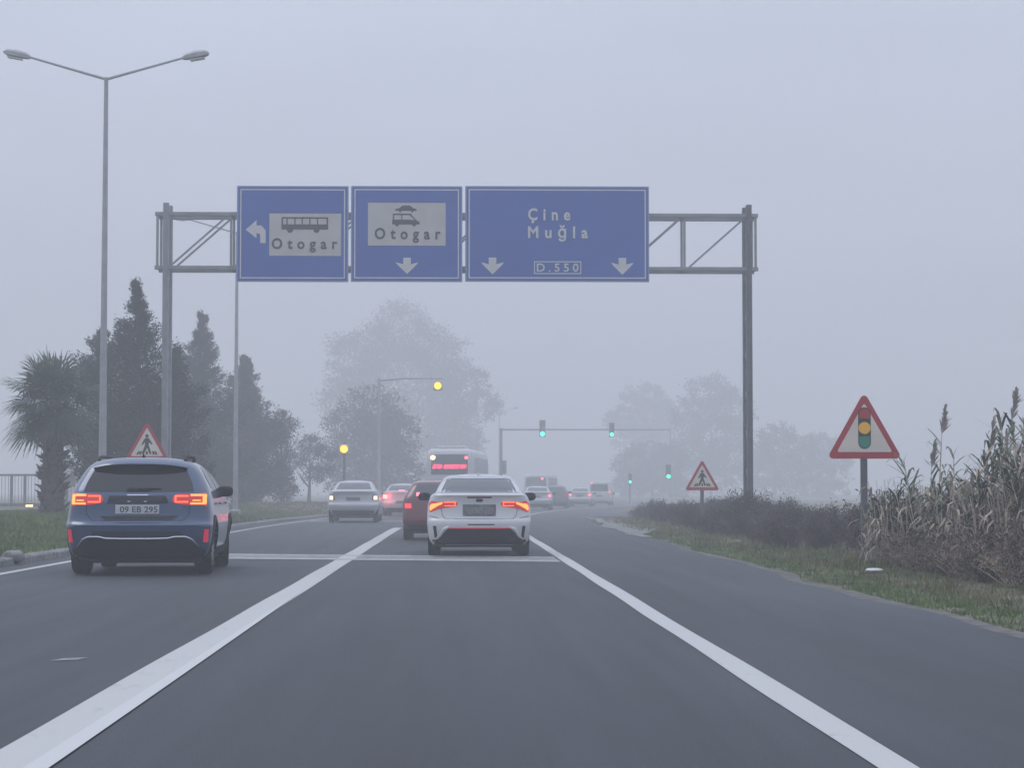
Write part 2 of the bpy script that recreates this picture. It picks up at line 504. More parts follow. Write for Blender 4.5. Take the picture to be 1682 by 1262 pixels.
# a lost dash of paint and patches on the surfacing
mb = MB(); c = at(112, 1081, 14.35)
mb.v = [(c.x - .10, 14.2, .004), (c.x + .07, 14.3, .004), (c.x + .11, 14.5, .004), (c.x - .05, 14.42, .004)]; mb.f = [(0, 1, 2, 3)]
tag(mb.build('paint_scrap', 'band_paint'), kind='structure')
# ------------------------------------------------------------------ vehicles
def pchip(xs, ys):
    n = len(xs); h = [xs[i + 1] - xs[i] for i in range(n - 1)]; dl = [(ys[i + 1] - ys[i]) / h[i] for i in range(n - 1)]
    m = [dl[0]] + [0 if dl[i - 1] * dl[i] <= 0 else 2 * dl[i - 1] * dl[i] / (dl[i - 1] + dl[i]) for i in range(1, n - 1)] + [dl[-1]]
    def f(x):
        x = max(xs[0], min(xs[-1], x)); i = 0
        while i < n - 2 and x > xs[i + 1]: i += 1
        t = (x - xs[i]) / h[i]
        return ys[i] * (1 + 2 * t) * (1 - t) ** 2 + h[i] * m[i] * t * (1 - t) ** 2 + ys[i + 1] * t * t * (3 - 2 * t) + h[i] * m[i + 1] * t * t * (t - 1)
    return f

class Shell:
    """a car body as plan outlines stacked by height; levels: z, half width, rear y, rear rounding, front y, front rounding"""
    def __init__(s, levels, nr=2.7, nf=2.5, sub=3):
        s.lv, s.nr, s.nf, s.sub = levels, nr, nf, sub
        zs = [l[0] for l in levels]
        s.fn = [pchip(zs, [l[i] for l in levels]) for i in range(1, 6)]
    def p(s, z): return [f(z) for f in s.fn]
    def rear_y(s, x, z):
        w, yr, rr, yf, fr = s.p(z); u = min(1, abs(x) / w)
        return yr + rr * (1 - (1 - u ** s.nr) ** (1 / s.nr))
    def front_y(s, x, z):
        w, yr, rr, yf, fr = s.p(z); u = min(1, abs(x) / w)
        return yf - fr * (1 - (1 - u ** s.nf) ** (1 / s.nf))
    def side_x(s, y, z):
        w, yr, rr, yf, fr = s.p(z)
        if y < yr + rr: t = max(0, min(1, 1 - (y - yr) / rr)); return w * (1 - t ** s.nr) ** (1 / s.nr)
        if y > yf - fr: t = max(0, min(1, (y - yf + fr) / fr)); return w * (1 - t ** s.nf) ** (1 / s.nf)
        return w
    def outline(s, z):
        w, yr, rr, yf, fr = s.p(z); o = []; N = 11
        def sup(t, n): return math.sin(t) ** (2 / n), math.cos(t) ** (2 / n)
        for i in range(-N, N + 1):
            u, v = sup(abs(i) / N * math.pi / 2, s.nr); o.append((math.copysign(u, i) * w, yr + rr * (1 - v), z))
        for i in range(1, 7): o.append((w, yr + rr + (yf - fr - yr - rr) * i / 7, z))
        for i in range(N, -N - 1, -1):
            u, v = sup(abs(i) / N * math.pi / 2, s.nf); o.append((math.copysign(u, i) * w, yf - fr * (1 - v), z))
        for i in range(6, 0, -1): o.append((-w, yr + rr + (yf - fr - yr - rr) * i / 7, z))
        return o
    def body(s, m, parent, arches=None):
        zs = []
        for a, b in zip(s.lv[:-1], s.lv[1:]): zs += [a[0] + (b[0] - a[0]) * i / s.sub for i in range(s.sub)]
        zs.append(s.lv[-1][0])
        mb = MB(); rings = [s.outline(z) for z in zs]
        w, yr, rr, yf, fr = s.p(zs[-1])        # crown the roof a little
        cx, cyy = 0, (yr + yf) / 2
        for k, q in ((.012, .8), (.020, .5), (.024, .2)): rings.append([(x * q, cyy + (y - cyy) * q, zs[-1] + k) for x, y, _ in rings[len(zs) - 1]])
        mb.loft(rings)
        me = mb.mesh('body', m)
        o = new_obj('body', me, None)
        if arches:
            cb = MB()
            for (y, r, zc) in arches:
                for sx in (-1, 1):
                    cb.lathe([(r, min(sx * .52, sx * 1.3)), (r, max(sx * .52, sx * 1.3))], (0, y, zc), 'x', 28)
            co = cb.build('cutter', 'black_plastic')
            md = o.modifiers.new('b', 'BOOLEAN'); md.operation = 'DIFFERENCE'; md.object = co; md.solver = 'EXACT'
            m2 = bpy.data.meshes.new_from_object(o.evaluated_get(bpy.context.evaluated_depsgraph_get()))
            if len(m2.polygons) > 200:
                o.modifiers.clear(); o.data = m2; m2.name = 'body'
            bpy.data.objects.remove(co)
        o.modifiers.clear()
        o.data.shade_smooth(); o.data.set_sharp_from_angle(angle=R(38))
        o.parent = parent
        return o
    def rows(s, poly, nrow):
        zs = [q[1] for q in poly]; z0, z1 = min(zs), max(zs); out = []
        e = (z1 - z0) * 1e-3
        for j in range(nrow + 1):
            z = z0 + e + (z1 - z0 - 2 * e) * j / nrow; xs = []
            for i in range(len(poly)):
                (xa, za), (xb, zb) = poly[i], poly[(i + 1) % len(poly)]
                if (za - z) * (zb - z) < 0 or za == z: xs.append(xa + (xb - xa) * (z - za) / (zb - za))
            if len(xs) >= 2: out.append((z, min(xs), max(xs)))
        return out
    def patch(s, mb, poly, off=.006, nrow=6, ncol=8, where='rear', side=1, thick=.02):
        fr, bk = [], []
        for z, a, b in s.rows(poly, nrow):
            for i in range(ncol + 1):
                q = a + (b - a) * i / ncol
                if where == 'rear': y = s.rear_y(q, z); fr.append((q, y - off, z)); bk.append((q, y + thick, z))
                elif where == 'front': y = s.front_y(q, z); fr.append((q, y + off, z)); bk.append((q, y - thick, z))
                else: x = s.side_x(q, z); fr.append((side * (x + off), q, z)); bk.append((side * (x - thick), q, z))
        n = ncol + 1; r = len(fr) // n; N = len(fr); fs = []
        flip = (where == 'front') or (where == 'side' and side < 0)
        for j in range(r - 1):
            for i in range(ncol): fs.append((j * n + i, j * n + i + 1, (j + 1) * n + i + 1, (j + 1) * n + i))
        bd = [i for i in range(n)] + [j * n + ncol for j in range(1, r)] + [(r - 1) * n + i for i in range(ncol - 1, -1, -1)] + [j * n for j in range(r - 2, 0, -1)]
        for i in range(len(bd)): a, b = bd[i], bd[(i + 1) % len(bd)]; fs.append((b, a, a + N, b + N))
        if flip: fs = [f[::-1] for f in fs]
        mb.add(fr + bk, fs)

def mirror(poly): return [(-x, z) for x, z in poly]
def rect(x0, x1, z0, z1): return [(x0, z0), (x1, z0), (x1, z1), (x0, z1)]

def wheel(parent, x, y, r, width, spokes=5, steer=0.0):
    sx = 1 if x > 0 else -1
    t = MB(); hw = width / 2
    t.lathe([(r * .62, -hw * .8), (r * .70, -hw * .98), (r * .90, -hw), (r * .97, -hw * .86), (r, -hw * .55), (r, hw * .55), (r * .97, hw * .86), (r * .90, hw), (r * .70, hw * .98), (r * .62, hw * .8)], (0, 0, 0), 'x', 28)
    o = t.build('wheel', 'rubber', parent, 40); o.location = (x, y, r); o.rotation_euler = (0, 0, steer)
    m = MB()
    m.lathe([(r * .66, sx * hw * .70), (r * .66, sx * hw * .95), (r * .60, sx * hw * .95), (r * .60, sx * hw * .70)][::sx], (0, 0, 0), 'x', 24)
    for k in range(spokes):
        a = 2 * math.pi * k / spokes
        d = Vector((0, math.cos(a), math.sin(a))); q = Vector((0, -math.sin(a), math.cos(a)))
        for e in (-.35, .35):
            m.bar(Vector((sx * hw * .80, 0, 0)) + d * r * .1 + q * e * r * .1, Vector((sx * hw * .86, 0, 0)) + d * r * .63 + q * e * r * .22, r * .08, r * .10)
    m.lathe([(r * .15, sx * hw * .6), (r * .15, sx * hw * .92), (r * .08, sx * hw * .96)][::sx], (0, 0, 0), 'x', 12)
    m.build('rim', 'alloy', o, 40)
    return o

def plate(sh, parent, x0, x1, z0, z1, text, dark=False):
    yb = min(sh.rear_y(x0, z0), sh.rear_y(0, z0), sh.rear_y(0, z1)) - .018
    mb = MB(); mb.box(x0, x1, yb, yb + .06, z0, z1, .004)
    pl = mb.build('number_plate', 'plate_dark' if dark else 'plate_white', parent)
    m = .12 * (z1 - z0)
    if text: text_mesh('plate_lettering', text, 'plate_ink_pale' if dark else 'plate_ink', pl, x0 + .06, x1 - .02, z0 + m * 1.3, z1 - m * 1.3, yb - .002, .01)
    return pl

def seam(sh, parent, path, r=.0045):
    pts = []
    for (a, b), (c_, e) in zip(path[:-1], path[1:]):
        for i in range(6): pts.append((a + (c_ - a) * i / 6, b + (e - b) * i / 6))
    pts.append(path[-1]); m = MB(); m.tube([(x, sh.rear_y(x, z) - .001, z) for x, z in pts], r, 6); m.build('panel_gap', 'seam', parent)

def windows(sh, parent, rear, sides, front=None, glass='car_glass'):
    mb = MB(); sh.patch(mb, rear, .005, 10, 14); mb.build('rear_window', glass, parent, 40)
    for poly in sides:
        for sd in (-1, 1):
            mb = MB(); sh.patch(mb, poly, .005, 6, 8, 'side', sd); mb.build('side_window', glass, parent, 40)
    if front:
        mb = MB(); sh.patch(mb, front, .005, 8, 14, 'front'); mb.build('windscreen', glass, parent, 40)

def mirrors(parent, x, y, z, m='black_plastic'):
    for sd in (-1, 1):
        mb = MB(); mb.blob((sd * (x + .11), y, z), (.115, .075, .075), .7); mb.tube([(sd * (x - .10), y + .05, z - .07), (sd * (x + .06), y + .02, z - .04)], [.03, .03], 8)
        mb.build('wing_mirror', m, parent, 40)

def underbody(parent, w_, y0, y1, z0=.16, z1=.34):
    mb = MB(); mb.box(-w_, w_, y0, y1, z0, z1, .03); mb.build('underbody', 'black_plastic', parent)

# ---- blue crossover hatchback in the left lane
def blue_car():
    d = 28.4; c = at(224.5, 808, d)
    root = thing('crossover_car', 'dark blue crossover hatchback with roof rails and lit tail lights in the left lane', 'car', (c.x, d, 0), R(1.9), scale=1.03)
    LV = [(.21, .84, .24, .35, 4.05, .6), (.28, .89, .13, .40, 4.25, .7), (.42, .925, .04, .42, 4.36, .75), (.55, .94, .01, .42, 4.40, .8), (.655, .945, .0, .42, 4.40, .8),
          (.70, .94, .055, .42, 4.38, .8), (.80, .93, .085, .42, 4.34, .8), (.95, .91, .10, .42, 4.2, .9), (1.02, .90, .12, .42, 3.95, .9), (1.08, .885, .15, .42, 3.35, .8),
          (1.13, .87, .185, .42, 3.05, .5), (1.25, .81, .27, .40, 2.78, .5), (1.38, .73, .36, .36, 2.45, .5), (1.44, .675, .41, .34, 2.2, .5), (1.485, .61, .49, .36, 2.0, .5), (1.51, .48, .66, .36, 1.8, .4)]
    sh = Shell(LV)
    WY, WF, WR = .86, 3.56, .335
    sh.body('paint_blue', root, [(WY, .385, WR), (WF, .385, WR)])
    windows(sh, root, [(-.71, 1.085), (.71, 1.085), (.68, 1.20), (.585, 1.40), (.54, 1.435), (-.54, 1.435), (-.585, 1.40), (-.68, 1.20)],
            [[(.95, 1.10), (1.75, 1.09), (1.75, 1.42), (1.35, 1.42), (1.05, 1.32)], [(1.83, 1.09), (2.75, 1.09), (2.35, 1.36), (2.15, 1.42), (1.83, 1.43)]],
            [(-.8, 1.14), (.8, 1.14), (.6, 1.44), (-.6, 1.44)])
    # roof spoiler overhanging the rear window
    mb = MB(); rings = []
    for x in [-.61 + 1.22 * i / 16 for i in range(17)]:
        e = abs(x / .61) ** 3
        yb = .25 + .16 * e; zt = 1.507 - .05 * e
        rings.append([(x, yb, zt - .060), (x, yb + .015, zt - .048), (x, yb + .11, zt + .012), (x, .80, zt + .034), (x, .80, zt - .07), (x, yb + .10, zt - .078)])
    mb.loft(rings[::-1]); mb.build('roof_spoiler', 'paint_blue', root, 40)
    for sd in (-1, 1):
        m = MB(); m.tube([(sd * .56, .62, 1.495), (sd * .57, .72, 1.530), (sd * .575, .95, 1.548), (sd * .57, 1.7, 1.553), (sd * .555, 2.0, 1.53), (sd * .54, 2.1, 1.50)], [.022] * 6, 8)
        m.build('roof_rail', 'black_plastic', root, 50)
    m = MB(); m.loft([[(-.022, .74, 1.51), (.022, .74, 1.51), (.022, .92, 1.51), (-.022, .92, 1.51)], [(-.014, .735, 1.56), (.014, .735, 1.56), (.014, .83, 1.56), (-.014, .83, 1.56)], [(-.004, .73, 1.585), (.004, .73, 1.585), (.004, .77, 1.585), (-.004, .77, 1.585)]])
    m.build('antenna', 'black_plastic', root)
    m = MB(); sh.patch(m, [(-.14, 1.10), (.16, 1.10), (.13, 1.135), (-.13, 1.135)], .02, 3, 6); m.tube([(.0, sh.rear_y(0, 1.12) - .03, 1.12), (.30, sh.rear_y(.3, 1.14) - .02, 1.125)], [.018, .01], 6)
    m.build('wiper', 'black_plastic', root, 40)
    for sd in (1, -1):
        f = (lambda p: p) if sd > 0 else mirror
        m = MB(); sh.patch(m, f([(.44, .965), (.50, .925), (.70, .905), (.875, .895), (.88, 1.07), (.83, 1.078), (.50, 1.055), (.45, 1.02)]), .010, 8, 12)
        L = m.build('tail_light', 'red_lens', root, 40)
        m = MB()                            # bent light guides: two C shapes either side of the hatch gap
        for q in (rect(.475, .645, 1.022, 1.040), rect(.475, .645, .946, .964), rect(.475, .494, .95, 1.035)): sh.patch(m, f(q), .018, 3, 8)
        m.build('light_guide', 'lit_orange', L)
        m = MB()
        for q in (rect(.672, .862, 1.030, 1.055), rect(.672, .862, .922, .946), rect(.822, .868, .93, 1.05), rect(.70, .80, .966, .982)): sh.patch(m, f(q), .018, 3, 8)
        m.build('brake_lamp', 'lit_amber', L)
        m = MB(); sh.patch(m, f([(.835, .43), (.895, .43), (.905, .60), (.855, .60)]), .012, 4, 4); m.build('reflector', 'reflector_red_glow', root)
    m = MB(); sh.patch(m, [(-.40, .93), (.40, .93), (.36, 1.035), (-.36, 1.035)], .004, 4, 10); m.build('tailgate_panel', 'dark_trim_shade', root, 40)
    m = MB(); sh.patch(m, [(-.135, 1.038), (.135, 1.038), (.135, 1.052), (-.135, 1.052)], .012, 2, 6); m.build('tailgate_handle', 'chrome', root)
    for x in (-.11, .10):
        m = MB(); sh.patch(m, rect(x - .018, x + .018, .955, .968), .012, 1, 1); m.build('plate_lamp', 'lamp_glass', root)
    plate(sh, root, -.28, .28, .80, .915, '09 EB 295')
    m = MB(); sh.patch(m, [(-.42, .725), (.46, .725), (.54, .775), (-.50, .775)], .004, 3, 10); m.build('bumper_crease_shade', 'dark_trim_shade', root, 40)  # dark strip painting the shade in the crease below the plate
    seam(sh, root, [(-.66, .90), (-.66, .80), (-.58, .715), (.58, .715), (.66, .80), (.66, .90)])
    # black lower cladding with chrome outline
    m = MB(); sh.patch(m, [(-.90, .215), (.90, .215), (.93, .33), (.80, .36), (.62, .50), (-.62, .50), (-.80, .36), (-.93, .33)], .008, 10, 24); m.build('rear_diffuser', 'black_plastic', root, 40)
    m = MB(); sh.patch(m, [(-.6, .505), (.6, .505), (.56, .575), (-.56, .575)], .005, 3, 12); m.build('bumper_insert', 'dark_trim_shade', root, 40)
    path = [(-.78, .37), (-.70, .47), (-.62, .505), (-.48, .505), (-.40, .485), (-.2, .48), (.2, .48), (.40, .485), (.48, .505), (.62, .505), (.70, .47), (.78, .37)]
    m = MB(); m.tube([(x, sh.rear_y(x, z) - .017, z) for x, z in path], [.006] + [.012] * 10 + [.006], 6); m.build('chrome_strip', 'chrome', root, 50)
    for yy in (WY, WF):                     # arch cladding
        for sd in (-1, 1):
            m = MB(); rings = []
            for i in range(19):
                a = R(-18 + 216 * i / 18)
                y1, z1 = yy + .385 * math.cos(a), WR + .385 * math.sin(a); y2, z2 = yy + .445 * math.cos(a), WR + .445 * math.sin(a)
                xs1, xs2 = sh.side_x(y1, max(.22, z1)), sh.side_x(y2, max(.22, z2))
                rings.append([(sd * (xs1 - .05), y1, z1), (sd * (xs1 + .016), y1, z1), (sd * (xs2 + .012), y2, z2), (sd * (xs2 - .03), y2, z2)])
            m.loft(rings if sd < 0 else rings[::-1]); m.build('wheel_arch_trim', 'black_plastic', root, 40)
    for sd in (-1, 1):
        m = MB(); sh.patch(m, [(1.3, .23), (3.1, .23), (3.1, .34), (1.3, .34)], .012, 3, 8, 'side', sd); m.build('side_sill', 'black_plastic', root)
        for y in (1.55, 2.55):
            m = MB(); m.box(min(sd * .93, sd * .965), max(sd * .93, sd * .965), y, y + .2, .92, .945, .006); m.build('door_handle', 'paint_blue', root)
    mirrors(root, .83, 2.55, 1.09)
    underbody(root, .80, .3, 4.1)
    for x, y, st in ((-.80, WY, 0), (.80, WY, 0), (-.80, WF, R(7)), (.80, WF, R(7))): wheel(root, x, y, WR, .225, 5, st)
blue_car()

# ---- saloon
SEDAN = [(.20, .80, .25, .3, 4.3, .6), (.28, .86, .12, .4, 4.5, .7), (.42, .885, .03, .42, 4.6, .8), (.56, .90, .0, .45, 4.65, .85), (.62, .90, .01, .45, 4.65, .85), (.66, .90, .05, .45, 4.64, .85),
         (.80, .895, .085, .45, 4.55, .9), (.92, .88, .09, .45, 4.3, .9), (1.00, .86, .075, .45, 4.0, .9), (1.055, .83, .06, .45, 3.45, .8), (1.085, .79, .10, .4, 3.2, .6), (1.105, .755, .42, .35, 3.08, .5),
         (1.20, .71, .66, .35, 2.85, .5), (1.30, .65, .92, .35, 2.6, .5), (1.36, .605, 1.12, .38, 2.4, .5), (1.40, .54, 1.35, .4, 2.2, .4), (1.415, .44, 1.55, .35, 2.05, .3)]
def white_car():
    d = 36.6; c = at(787.5, 808, d)
    root = thing('saloon_car', 'white saloon with lit orange tail lights in the middle lane, nearest of the white cars', 'car', (c.x, d, 0), R(.3))
    sh = Shell(SEDAN)
    WY, WF, WR = .98, 3.68, .325
    sh.body('paint_white', root, [(WY, .37, WR), (WF, .37, WR)])
    windows(sh, root, [(-.66, 1.105), (.66, 1.105), (.645, 1.16), (.565, 1.33), (.53, 1.355), (-.53, 1.355), (-.565, 1.33), (-.645, 1.16)],
            [[(1.25, 1.12), (1.95, 1.10), (1.95, 1.35), (1.75, 1.355), (1.5, 1.29)], [(2.02, 1.10), (2.85, 1.10), (2.5, 1.31), (2.02, 1.36)]], [(-.68, 1.12), (.68, 1.12), (.53, 1.38), (-.53, 1.38)], 'car_glass_pale')
    m = MB(); sh.patch(m, [(-.80, 1.052), (.80, 1.052), (.76, 1.088), (-.76, 1.088)], .03, 3, 20, thick=.08); m.build('boot_lip', 'paint_white', root, 40)
    m = MB(); sh.patch(m, rect(-.21, .21, 1.005, 1.032), .004, 2, 8); m.build('high_brake_light', 'red_lens_off', root)
    m = MB(); sh.patch(m, [(-.045, .945), (.045, .945), (.062, .960), (.062, .980), (.045, .995), (-.045, .995), (-.062, .980), (-.062, .960)], .010, 4, 6); m.build('badge', 'dark_trim_shade', root, 30)
    seam(sh, root, [(-.66, .835), (-.63, .70), (-.58, .655), (.58, .655), (.63, .70), (.66, .835)])
    seam(sh, root, [(-.86, .70), (-.70, .668)]); seam(sh, root, [(.86, .70), (.70, .668)])
    for sd in (1, -1):
        f = (lambda p: p) if sd > 0 else mirror
        m = MB(); sh.patch(m, f([(.38, .875), (.50, .845), (.66, .835), (.84, .765), (.868, .775), (.865, .93), (.82, .96), (.42, .958), (.375, .935)]), .010, 8, 14)
        L = m.build('tail_light', 'red_lens', root, 40)
        m = MB()
        for q in (rect(.405, .61, .926, .942), rect(.405, .60, .868, .884), rect(.405, .425, .87, .935)): sh.patch(m, f(q), .018, 2, 8)
        m.build('light_guide', 'lit_orange', L)
        m = MB(); sh.patch(m, f([(.635, .890), (.71, .878), (.80, .825), (.845, .79), (.858, .80), (.850, .88), (.80, .925), (.635, .938)]), .018, 5, 8); m.build('indicator', 'lit_amber', L)
        m = MB(); sh.patch(m, f([(.72, .31), (.765, .31), (.80, .53), (.74, .53)]), .006, 5, 3); m.build('bumper_vent', 'black_plastic', root)
        m = MB(); m.tube([(sd * x, sh.rear_y(x, z) - .01, z) for x, z in ((.52, .515), (.60, .48), (.68, .36), (.76, .30))], [.02, .03, .025, .012], 6); m.build('bumper_blade', 'paint_white', root, 50)
    m = MB(); sh.patch(m, rect(-.285, .285, .70, .90), .003, 3, 8); m.build('plate_recess', 'plate_dark', root)
    plate(sh, root, -.26, .26, .715, .845, '09 AC 057', True)
    m = MB(); sh.patch(m, [(-.82, .205), (.82, .205), (.80, .30), (.70, .32), (.54, .485), (-.54, .485), (-.70, .32), (-.80, .30)], .006, 10, 24); m.build('rear_diffuser', 'black_plastic', root, 40)
    m = MB(); m.tube([(x, sh.rear_y(x, .495) - .006, .495) for x in [-.54 + 1.08 * i / 10 for i in range(11)]], .011, 6); m.build('red_trim_strip', 'reflector_red_glow', root)
    m = MB(); sh.patch(m, rect(-.20, .26, .545, .565), .002, 1, 8); m.build('bumper_slot', 'dark_trim_shade', root)
    m = MB(); m.box(-.02, .02, 1.5, 1.66, 1.415, 1.45, .008); m.build('antenna', 'paint_white', root)
    mirrors(root, .86, 2.75, 1.03)
    underbody(root, .78, .3, 4.3)
    for x, y in ((-.775, WY), (.775, WY), (-.775, WF), (.775, WF)): wheel(root, x, y, WR, .22)
white_car()

HATCH = [(.20, .74, .20, .3, 3.5, .5), (.30, .80, .06, .35, 3.7, .6), (.45, .82, .0, .38, 3.8, .6), (.60, .825, .02, .38, 3.8, .7), (.80, .82, .06, .38, 3.65, .8), (.92, .80, .08, .38, 3.2, .7), (.98, .78, .10, .38, 2.9, .5),
         (1.12, .71, .20, .36, 2.55, .5), (1.25, .64, .31, .34, 2.25, .5), (1.33, .58, .42, .34, 2.05, .5), (1.37, .48, .60, .34, 1.85, .4)]
def small_car(name, label, cat, px, d, paint, levels, sc=1.0, light='lit_tail', lights=None, dark_plate=True, win=None, rz=0.0, zs=1.0, ws=1.0, lit_side=(1, -1), glass='car_glass_pale', high=None, lower=None, wr=.30, sidewin=None, offlight='red_lens', plate_text=None, light_spec=None, arches=True, mirr=True):
    c = at(px, 808, d)
    LV = [(z * zs, w_ * ws, a, b, e, f_) for z, w_, a, b, e, f_ in levels]
    root = thing(name, label, cat, (c.x, d, 0), rz, scale=sc)
    sh = Shell(LV); L_ = LV[4][4]; W_ = LV[3][1]
    WY, WF = .62, L_ - .75
    sh.body(paint, root, [(WY, wr + .05, wr), (WF, wr + .05, wr)] if arches else None)
    windows(sh, root, win, sidewin or [], None, glass)
    for sd in (1, -1):
        f = (lambda p: p) if sd > 0 else mirror
        m = MB(); sh.patch(m, f(lights), .008, 6, 6); Lo = m.build('tail_light', offlight, root, 40)
        if sd in lit_side:
            xs, zz = [q[0] for q in lights], [q[1] for q in lights]
            q = light_spec or rect(min(xs) + .02, max(xs) - .02, min(zz) + .02, max(zz) - .02)
            m = MB(); sh.patch(m, f(q), .016, 3, 4); m.build('lamp', light, Lo)
    pz = .62 * zs if dark_plate == 'low' else .80 * zs
    plate(sh, root, -.25, .25, pz - .06, pz + .06, plate_text, bool(dark_plate))
    m = MB(); sh.patch(m, lower or [(-.70 * ws, LV[0][0] + .005), (.70 * ws, LV[0][0] + .005), (.76 * ws, .36 * zs), (-.76 * ws, .36 * zs)], .006, 4, 14); m.build('lower_bumper', 'black_plastic', root, 40)
    if high: m = MB(); sh.patch(m, high, .012, 2, 4); m.build('high_brake_light', 'lit_brake_far', root)
    if mirr: mirrors(root, W_ - .03, L_ * .60, .98 * zs)
    underbody(root, W_ - .12, .25, L_ - .3)
    for x in (-1, 1):
        for y in (WY, WF): wheel(root, x * (W_ - .12), y, wr, .19)
    return root, sh

small_car('hatchback_car', 'dark red hatchback mostly hidden behind the white saloon', 'car', 719.5, 49.0, 'paint_red', HATCH, zs=1.0, mirr=False, light='lit_tail',
          lights=[(.60, .74), (.76, .72), (.78, .86), (.62, .86)], win=[(-.62, .97), (.62, .97), (.50, 1.26), (.46, 1.29), (-.46, 1.29), (-.50, 1.26)], high=rect(-.50, -.42, 1.02, 1.10), glass='car_glass_pale',
          sidewin=[[(.6, 1.0), (1.5, 1.0), (1.5, 1.27), (.75, 1.24)]])
small_car('silver_car', 'silver grey saloon with lit amber lamps at the far end of the left lane', 'car', 580, 77.5, 'paint_silver', SEDAN, zs=1.07, ws=1.03, light='lit_warm', mirr=False,
          lights=[(.66, .80), (.86, .78), (.87, 1.0), (.70, 1.0)], win=[(-.64, 1.20), (.64, 1.20), (.55, 1.42), (.52, 1.45), (-.52, 1.45), (-.55, 1.42)], wr=.32, lit_side=(1, -1), offlight='red_lens_off', light_spec=rect(.74, .86, .83, .96),
          lower=[(-.82, .22), (.82, .22), (.86, .44), (-.86, .44)])
r_, _ = small_car('braking_car', 'white saloon with glaring red brake lights, behind the dark red hatchback', 'car', 659, 97.5, 'paint_offwhite', SEDAN, zs=1.04, light='lit_brake',
          lights=[(.62, .80), (.86, .78), (.87, 1.0), (.66, 1.0)], win=[(-.64, 1.165), (.64, 1.165), (.55, 1.38), (.52, 1.41), (-.52, 1.41), (-.55, 1.38)], wr=.32, dark_plate='low', high=rect(-.14, .14, 1.17, 1.20), rz=R(-2))
for sd in (-1, 1):                         # the brake lamps throw their own light on the car and the road
    ld = bpy.data.lights.new('brake_glow', 'POINT'); ld.energy, ld.color, ld.shadow_soft_size = 14.0, (1, .10, .12), .12; ld.specular_factor = 0.0
    lo = bpy.data.objects.new('brake_glow', ld); COL.objects.link(lo); lo.parent = r_; lo.location = (sd * .80, -.28, .92)
small_car('far_car', 'silver grey saloon just right of the white saloon, one red lamp showing', 'car', 882, 130, 'paint_silver', SEDAN, zs=1.02, light='lit_brake_far', lights=[(.66, .80), (.86, .78), (.87, .96), (.70, .96)],
          win=[(-.64, 1.14), (.64, 1.14), (.55, 1.35), (.52, 1.38), (-.52, 1.38), (-.55, 1.35)], lit_side=(1,), rz=R(-4))
small_car('far_car', 'dark grey estate in the fog between the silver saloon and the car with two lamps', 'car', 911, 141, 'paint_grey', HATCH, zs=1.10, ws=1.05, light='lit_tail', lights=[(.62, .80), (.76, .78), (.78, .96), (.62, .96)],
          win=[(-.62, 1.07), (.62, 1.07), (.50, 1.39), (.46, 1.42), (-.46, 1.42), (-.50, 1.39)], lit_side=(), rz=R(-5))
small_car('far_car', 'pale car in the fog with two pink red tail lights left of the white van', 'car', 952, 160, 'paint_silver', SEDAN, zs=1.0, light='lit_brake_far', lights=[(.62, .80), (.86, .78), (.87, .98), (.66, .98)],
          win=[(-.64, 1.12), (.64, 1.12), (.55, 1.33), (.52, 1.36), (-.52, 1.36), (-.55, 1.33)], rz=R(-7))

VAN = [(.28, .86, .10, .25, 5.0, .4), (.40, .92, .02, .25, 5.1, .5), (.60, .95, .0, .25, 5.15, .5), (.95, .95, .02, .25, 5.1, .6), (1.10, .94, .04, .25, 4.7, .5), (1.30, .92, .06, .25, 4.3, .4), (1.70, .87, .10, .25, 3.9, .4), (1.92, .82, .15, .25, 3.6, .4), (1.99, .72, .26, .25, 3.4, .3)]
small_car('white_van', 'boxy white van in the fog, farthest right of the queue, red lamp at its corner', 'van', 984.5, 172, 'paint_offwhite', VAN, zs=.98, ws=.92, light='lit_brake_far', lights=[(.76, .95), (.87, .95), (.86, 1.20), (.76, 1.20)],
          win=[(-.70, 1.16), (.70, 1.16), (.66, 1.72), (-.66, 1.72)], wr=.33, rz=R(-8), high=rect(-.70, -.58, 1.78, 1.87), arches=False)

